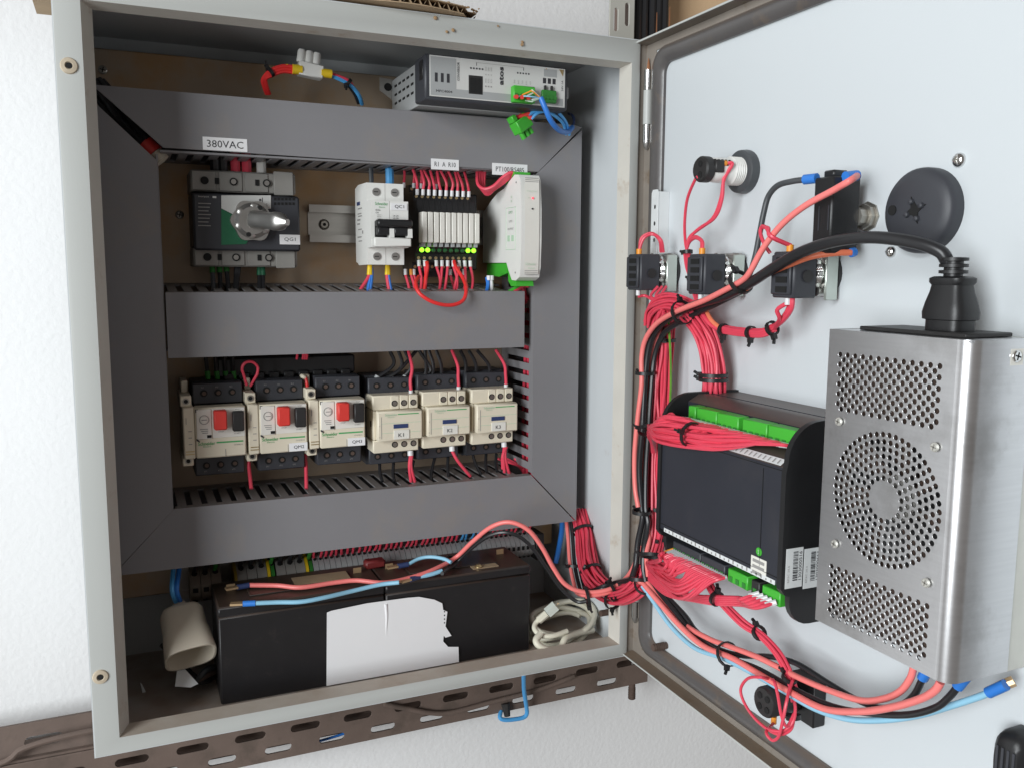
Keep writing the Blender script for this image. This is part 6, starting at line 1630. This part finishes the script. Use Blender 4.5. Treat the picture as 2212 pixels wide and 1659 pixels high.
B2 = [PX(1490, 676, .487), PX(1515, 705, .488), PX(1533, 745, .490), PX(1541, 790, .492), PX(1543, 830, .493), PX(1541, 870, .495), PX(1540, 920, .5)]
q = thing('wire_bundle', 'curved bundle of red wires running down behind the controller', 'wires', B2[4])
strands(q, B2, 30, 0.00138, 'redwire', 0.0098, jit=.2)
for dy in (0, 10): tie(q, PX(1541, 810 + dy, .4925), (0, 0.02, 1), .0112, head=(-.5, 1, 0))
MB().tube([PX(1512, 668, .485), PX(1525, 690, .484), PX(1540, 705, .486), PX(1560, 713, .488)], 0.0020, n=8).build('wire', 'redwire', q)
MB().tube([PX(1520, 660, .485), PX(1535, 690, .484), PX(1552, 706, .487), PX(1565, 713, .488)], 0.0018, n=8).build('wire', 'orangewire', q)
q = thing('wire_bundle', 'red wires fanning from the upright bundle to the upper green terminals', 'wires', PX(1410, 930, .46))
random.seed(5)
for k in range(44):
    t = k / 43
    ue = 0.1720 + (0.2920 - 0.1720) * t
    end = doorx((ue, -OFc + .0126, .2815)); 
    r1, r2, r3 = random.uniform(-1, 1), random.uniform(-1, 1), random.uniform(-1, 1)
    zoff = (.5 - t) * 0.0105 + r1 * 0.0058
    p0 = PX(1412 + 3 * r1, 965 + 12 * r2, .478) ; p1 = PX(1404 + 4 * r2, 930 + 12 * r1, .462 + .004 * r3)
    um = 0.168 + 0.018 * r3
    mid = doorx((min(ue * .5 + .085, ue - .006) if ue > .19 else ue - .008, -OFc + .0035 - .0045 * (1 + r2), .2770 + zoff))
    mid0 = doorx((0.1585, -OFc - .0030 + .006 * r3, .2725 + zoff * 1.1))
    pre = end + Vector((-.0075, 0.0085, 0.0005))
    pts = [p0, p1, mid0] + ([mid] if ue > .185 else []) + [pre, end]
    MB().tube(pts, 0.00138, n=7).build('wire', 'redwire', q)
    MB().cyl(end + Vector((-.0058, .0058, .0004)), end, .0017, n=8).build('ferrule', 'whiteferrule' if k != 1 else 'orange', q)
cc = doorx((0.1990, -OFc - .0035, .2745)); tie(q, cc, (0, 1, .1), .0092, head=(-1, -.3, .3)); tie(q, PX(1404, 930, .464), (.4, .6, 1), .0100, head=(-1, 0, 0))
q = thing('wire_bundle', 'red wires fanning from the hinge side to the lower terminals of the controller', 'wires', PX(1400, 1220, .46))
for k in range(28):
    t = k / 27
    ue = 0.1660 + (0.2370 - 0.1660) * t
    end = doorx((ue, -OFc + .0058, .1722))
    r1, r2, r3 = random.uniform(-1, 1), random.uniform(-1, 1), random.uniform(-1, 1)
    dip = -.008 - .022 * t + .005 * r1
    p0 = PX(1400 + 5 * r1, 1222 + 10 * r2, .474); p1 = PX(1412 + 8 * r2, 1214 + 6 * r1 + 18 * t, .462 + .004 * r3)
    mid = doorx((0.160 + (ue - .160) * .45, -OFc - .004 + .004 * r3, .1735 + dip))
    pre = end + Vector((-.0090, .0070, -.0050))
    MB().tube([p0, p1, mid, pre, end], 0.00138, n=7).build('wire', 'redwire', q)
    MB().cyl(end + Vector((-.0055, .0045, -.0030)), end, .0017, n=8).build('ferrule', 'midgrey' if k else 'orange', q)  # white ferrules made grey, their shade is put into the colour
for k in range(5):
    ue = .2740 + k * .0045; end = doorx((ue, -OFc + .0058, .1722)); r1 = random.uniform(-1, 1)
    MB().tube([PX(1402, 1235 + 4 * k, .472), PX(1440, 1268 + 4 * k, .462), PX(1500, 1285 + 3 * k, .456), PX(1545, 1288 + 4 * k, .453), PX(1600, 1290 + 4 * k, .452), end + Vector((-.010, .009, -.006)), end], 0.0014, n=7).build('wire', 'redwire', q)
    MB().cyl(end + Vector((-.0055, .0048, -.0030)), end, .0021, n=8).build('ferrule', 'whiteferrule', q)
tie(q, PX(1410, 1200, .466), (.3, .4, 1), .0100, head=(-1, .2, 0)); tie(q, PX(1548, 1292, .453), (0, 1, .15), .0052, head=(0, 0, 1))
q = thing('wire_bundle', 'tied red branch running down the door to the round buzzer', 'wires', PX(1640, 1370, .48))
B5 = [PX(1528, 1250, .462), PX(1540, 1275, .460), PX(1565, 1305, .466), PX(1605, 1345, .476), PX(1645, 1372, .482), PX(1680, 1410, .484), PX(1703, 1450, .484), PX(1714, 1485, .483), PX(1720, 1515, .482)]
strands(q, B5, 7, 0.00125, 'redwire', 0.0029)
for px, py, d in ((1640, 1366, (0, 1, -.8)), (1706, 1462, (0, .4, -1))): tie(q, PX(px, py, .482), d, .0050, head=(0, 1, 1))

# buzzer
bz = PX(1668, 1512, .482); U_, Z_ = -bz.y, bz.z
q = dthing('buzzer', 'round black buzzer with four dark openings on the lower door', 'buzzer', U_, Z_ - .015)
D().box(U_ - .004, U_ + .022, -.0120, -.0003, Z_ - .017, Z_ + .019, .001).build('mount', 'black', q)
D().lathe([(0.0100, .0115), (0.0118, .014), (0.0118, .0400), (0.0108, .0415)], (U_, 0, Z_), (0, -1, 0), n=24).build('buzzer_body', 'blacksoft', q)
for dx, dz in ((-.0042, .0042), (.0044, .0042), (-.0042, -.0044), (.0044, -.0044)):
    D().cyl((U_ + dx, -.0414, Z_ + dz), (U_ + dx, -.0421, Z_ + dz), .0026, n=12).build('opening', 'hole', q)
sleeve(q, doorx((U_ + .004, -.0340, Z_ - .0165)), doorx((U_ + .004, -.0340, Z_ - .0110)), .0022, 'orange'); sleeve(q, doorx((U_ - .002, -.0330, Z_ + .0112)), doorx((U_ - .002, -.0330, Z_ + .0160)), .0022, 'whiteferrule')
q = thing('wire_bundle', 'thin red loops hanging round the buzzer', 'wires', PX(1690, 1560, .47))
e1 = doorx((U_ + .004, -.0340, Z_ - .0160)); e2 = doorx((U_ - .002, -.0330, Z_ + .0158))
MB().tube([e2, PX(1645, 1462, .468), PX(1615, 1465, .468), PX(1600, 1490, .468), PX(1612, 1525, .468), PX(1640, 1560, .468), PX(1680, 1585, .47), PX(1708, 1575, .475), PX(1716, 1545, .48)], .0012, n=7).build('wire', 'redwire', q)
MB().tube([e1, PX(1655, 1580, .466), PX(1668, 1598, .466), PX(1682, 1590, .466), PX(1690, 1560, .466), PX(1698, 1520, .468), PX(1705, 1490, .474), PX(1712, 1470, .48)], .0012, n=7).build('wire', 'redwire', q)
MB().tube([e1, PX(1662, 1574, .467), PX(1690, 1578, .47), PX(1712, 1560, .475), PX(1718, 1530, .48), PX(1712, 1500, .482)], .0012, n=7).build('wire', 'redwire', q)
MB().tube([e2, PX(1672, 1470, .468), PX(1680, 1500, .466), PX(1688, 1545, .466), PX(1700, 1568, .47), PX(1716, 1540, .479)], .0012, n=7).build('wire', 'redwire', q)
tie(q, PX(1714, 1548, .480), (0, .3, 1), .0046, head=(0, 1, 0))

# ================================================================== power leads on the lower door
HUB = PX(1388, 1258, .470)
def dlead(label, pts, r, mat, sleeve_mat=None):
    q = thing('power_lead', label, 'wire', pts[0])
    MB().tube(pts, r, n=10).build('wire', mat, q)
    if sleeve_mat:
        a, b_ = Vector(pts[-1]), Vector(pts[-2]); d = (a - b_).normalized()
        MB().cyl(a - d * .002, a + d * .011, r + .0012, n=10).build('crimp_sleeve', sleeve_mat, q)
    return q
t1 = PX(2033, 1478, .462); t2 = PX(2075, 1476, .478)
dlead('salmon lead sweeping low from the hinge to the front corner of the power supply', [HUB, PX(1420, 1296, .471), PX(1470, 1352, .474), PX(1520, 1395, .476), PX(1580, 1420, .478), PX(1640, 1455, .478), PX(1700, 1490, .478), PX(1780, 1530, .476), PX(1860, 1536, .473), PX(1930, 1526, .469), PX(1990, 1508, .465), PX(2020, 1490, .463), PX(2032, 1472, .463)], .0024, 'salmon')
dlead('salmon lead crossing above the pale blue one to the middle of the power supply', [HUB + Vector((.003, 0, .002)), PX(1425, 1290, .476), PX(1475, 1345, .480), PX(1530, 1378, .482), PX(1575, 1395, .482), PX(1640, 1420, .483), PX(1720, 1460, .484), PX(1790, 1490, .484), PX(1860, 1512, .483), PX(1910, 1508, .482), PX(1945, 1492, .481), PX(1966, 1465, .48), PX(1974, 1440, .48)], .0023, 'salmon')
dlead('black lead arching high past the buzzer to the power supply', [HUB + Vector((.005, .002, .003)), PX(1440, 1300, .480), PX(1490, 1355, .484), PX(1540, 1395, .486), PX(1600, 1415, .487), PX(1660, 1417, .487), PX(1720, 1432, .488), PX(1790, 1475, .488), PX(1850, 1510, .487), PX(1900, 1528, .486), PX(1945, 1522, .485), PX(1975, 1500, .485), PX(1995, 1460, .485)], .0022, 'blackwire', 'blue')
dlead('black lead running under the pale blue one to the power supply corner', [HUB + Vector((.006, -.002, .001)), PX(1450, 1310, .478), PX(1500, 1370, .481), PX(1560, 1412, .482), PX(1640, 1445, .482), PX(1720, 1490, .482), PX(1800, 1525, .481), PX(1880, 1540, .480), PX(1960, 1543, .479), PX(2020, 1528, .478), PX(2050, 1505, .478), PX(2072, 1478, .478)], .0022, 'blackwire', 'blue')
dlead('pale blue lead running along the lower door to a blue lug at the chassis', [HUB + Vector((0, 0, -.003)), PX(1410, 1296, .473), PX(1448, 1350, .476), PX(1500, 1398, .478), PX(1560, 1420, .479), PX(1620, 1450, .479), PX(1690, 1490, .479), PX(1760, 1530, .479), PX(1830, 1552, .48), PX(1900, 1555, .482), PX(1980, 1545, .486), PX(2060, 1522, .49), PX(2120, 1502, .494), PX(2140, 1493, .495)], .0021, 'paleblue', 'blue')
q = thing('wire_bundle', 'black leads twisted beside the salmon ones below the hinge', 'wires', PX(1470, 1340, .48))
for k in range(2):
    MB().tube([HUB + Vector((.004, .002, .002 * k)), PX(1425 + 6 * k, 1280, .480), PX(1470 + 8 * k, 1320 + 8 * k, .484), PX(1500, 1365 - 6 * k, .485), PX(1530, 1385, .487)], .0026, n=8).build('wire', 'blackwire', q)
tie(q, PX(1572, 1412, .4805), (0, 1, -.55), .0092, head=(-.3, .3, -1)); tie(q, PX(1392, 1262, .472), (.2, 1, -.9), .0088, head=(0, 0, 1))
MB().tube([PX(2140, 1493, .4955), PX(2165, 1480, .499), PX(2190, 1470, .503)], .0032, n=8).build('ring_lug', 'goldterm', q)

# ================================================================== bundle from the cabinet into the door
q = thing('wire_bundle', 'tied bundle of red wires hanging out of the right duct round to the door', 'wires', PY(1265, 1200, .05))
CB = [PY(1250, 1105, .098), PY(1262, 1150, .080), PY(1266, 1195, .064), PY(1276, 1235, .044), PY(1298, 1268, .020), PY(1330, 1285, -.002), PX(1365, 1277, .480), PX(1388, 1258, .477), PX(1402, 1225, .480)]
strands(q, CB, 30, 0.00138, 'redwire', lambda t: 0.0090 + .002 * math.sin(3.1 * t), jit=.22)
tie(q, PY(1259, 1145, .082), CB[1] - CB[0], .0112, head=(1, -1, 0)); tie(q, PY(1276, 1232, .046), CB[4] - CB[3] + Vector((0, 0, -.01)), .0112, head=(-1, -1, .5)); tie(q, PY(1326, 1290, 0.0), CB[5] - CB[4], .0115, head=(0, -.4, -1))
q = thing('wire_bundle', 'salmon and black wires hanging from the bottom duct beside the red bundle', 'wires', PY(1225, 1200, .08))
for k, (m_, x, dx) in enumerate((('salmon', 1222, 0), ('blackwire', 1232, 0), ('blackwire', 1240, 2), ('blackwire', 1246, 4))):
    MB().tube([PY(x, 1112, .10), PY(x + 5 + dx, 1160, .092), PY(x + 9 + dx, 1215, .080), PY(x + 18 + dx, 1260, .050), PY(x + 28, 1282 - 2 * k, .015), PY(1290 + 4 * k, 1284 - 6 * k, -.006), PY(1335, 1268 - 4 * k, -.014), PX(1372, 1258 - 3 * k, .474), HUB], .0021, n=8).build('wire', m_, q)
tie(q, PY(1240, 1222, .079), (.1, .3, 1), .0085, head=(-1, -.5, 0)); tie(q, PY(1268, 1288, -.004), (1, -.3, .2), .0095, head=(0, -.3, -1)); tie(q, PY(1320, 1275, -.012), (1, -.1, .3), .0100, head=(0, -.3, 1))
wire_thing('blue_lead', [PY(1215, 1115, .12), PY(1213, 1150, .125), PY(1206, 1190, .13), PY(1200, 1215, .13)], .0030, 'blue', 'short blue lead hanging from the bottom duct in front of the plate edge')
wire_thing('salmon_jumper', [PY(1265, 1288, -.008), PY(1310, 1280, -.012), PY(1345, 1262, -.016), PX(1375, 1256, .470), HUB], .0022, 'salmon', 'salmon lead joining the tied knot below the hinge')
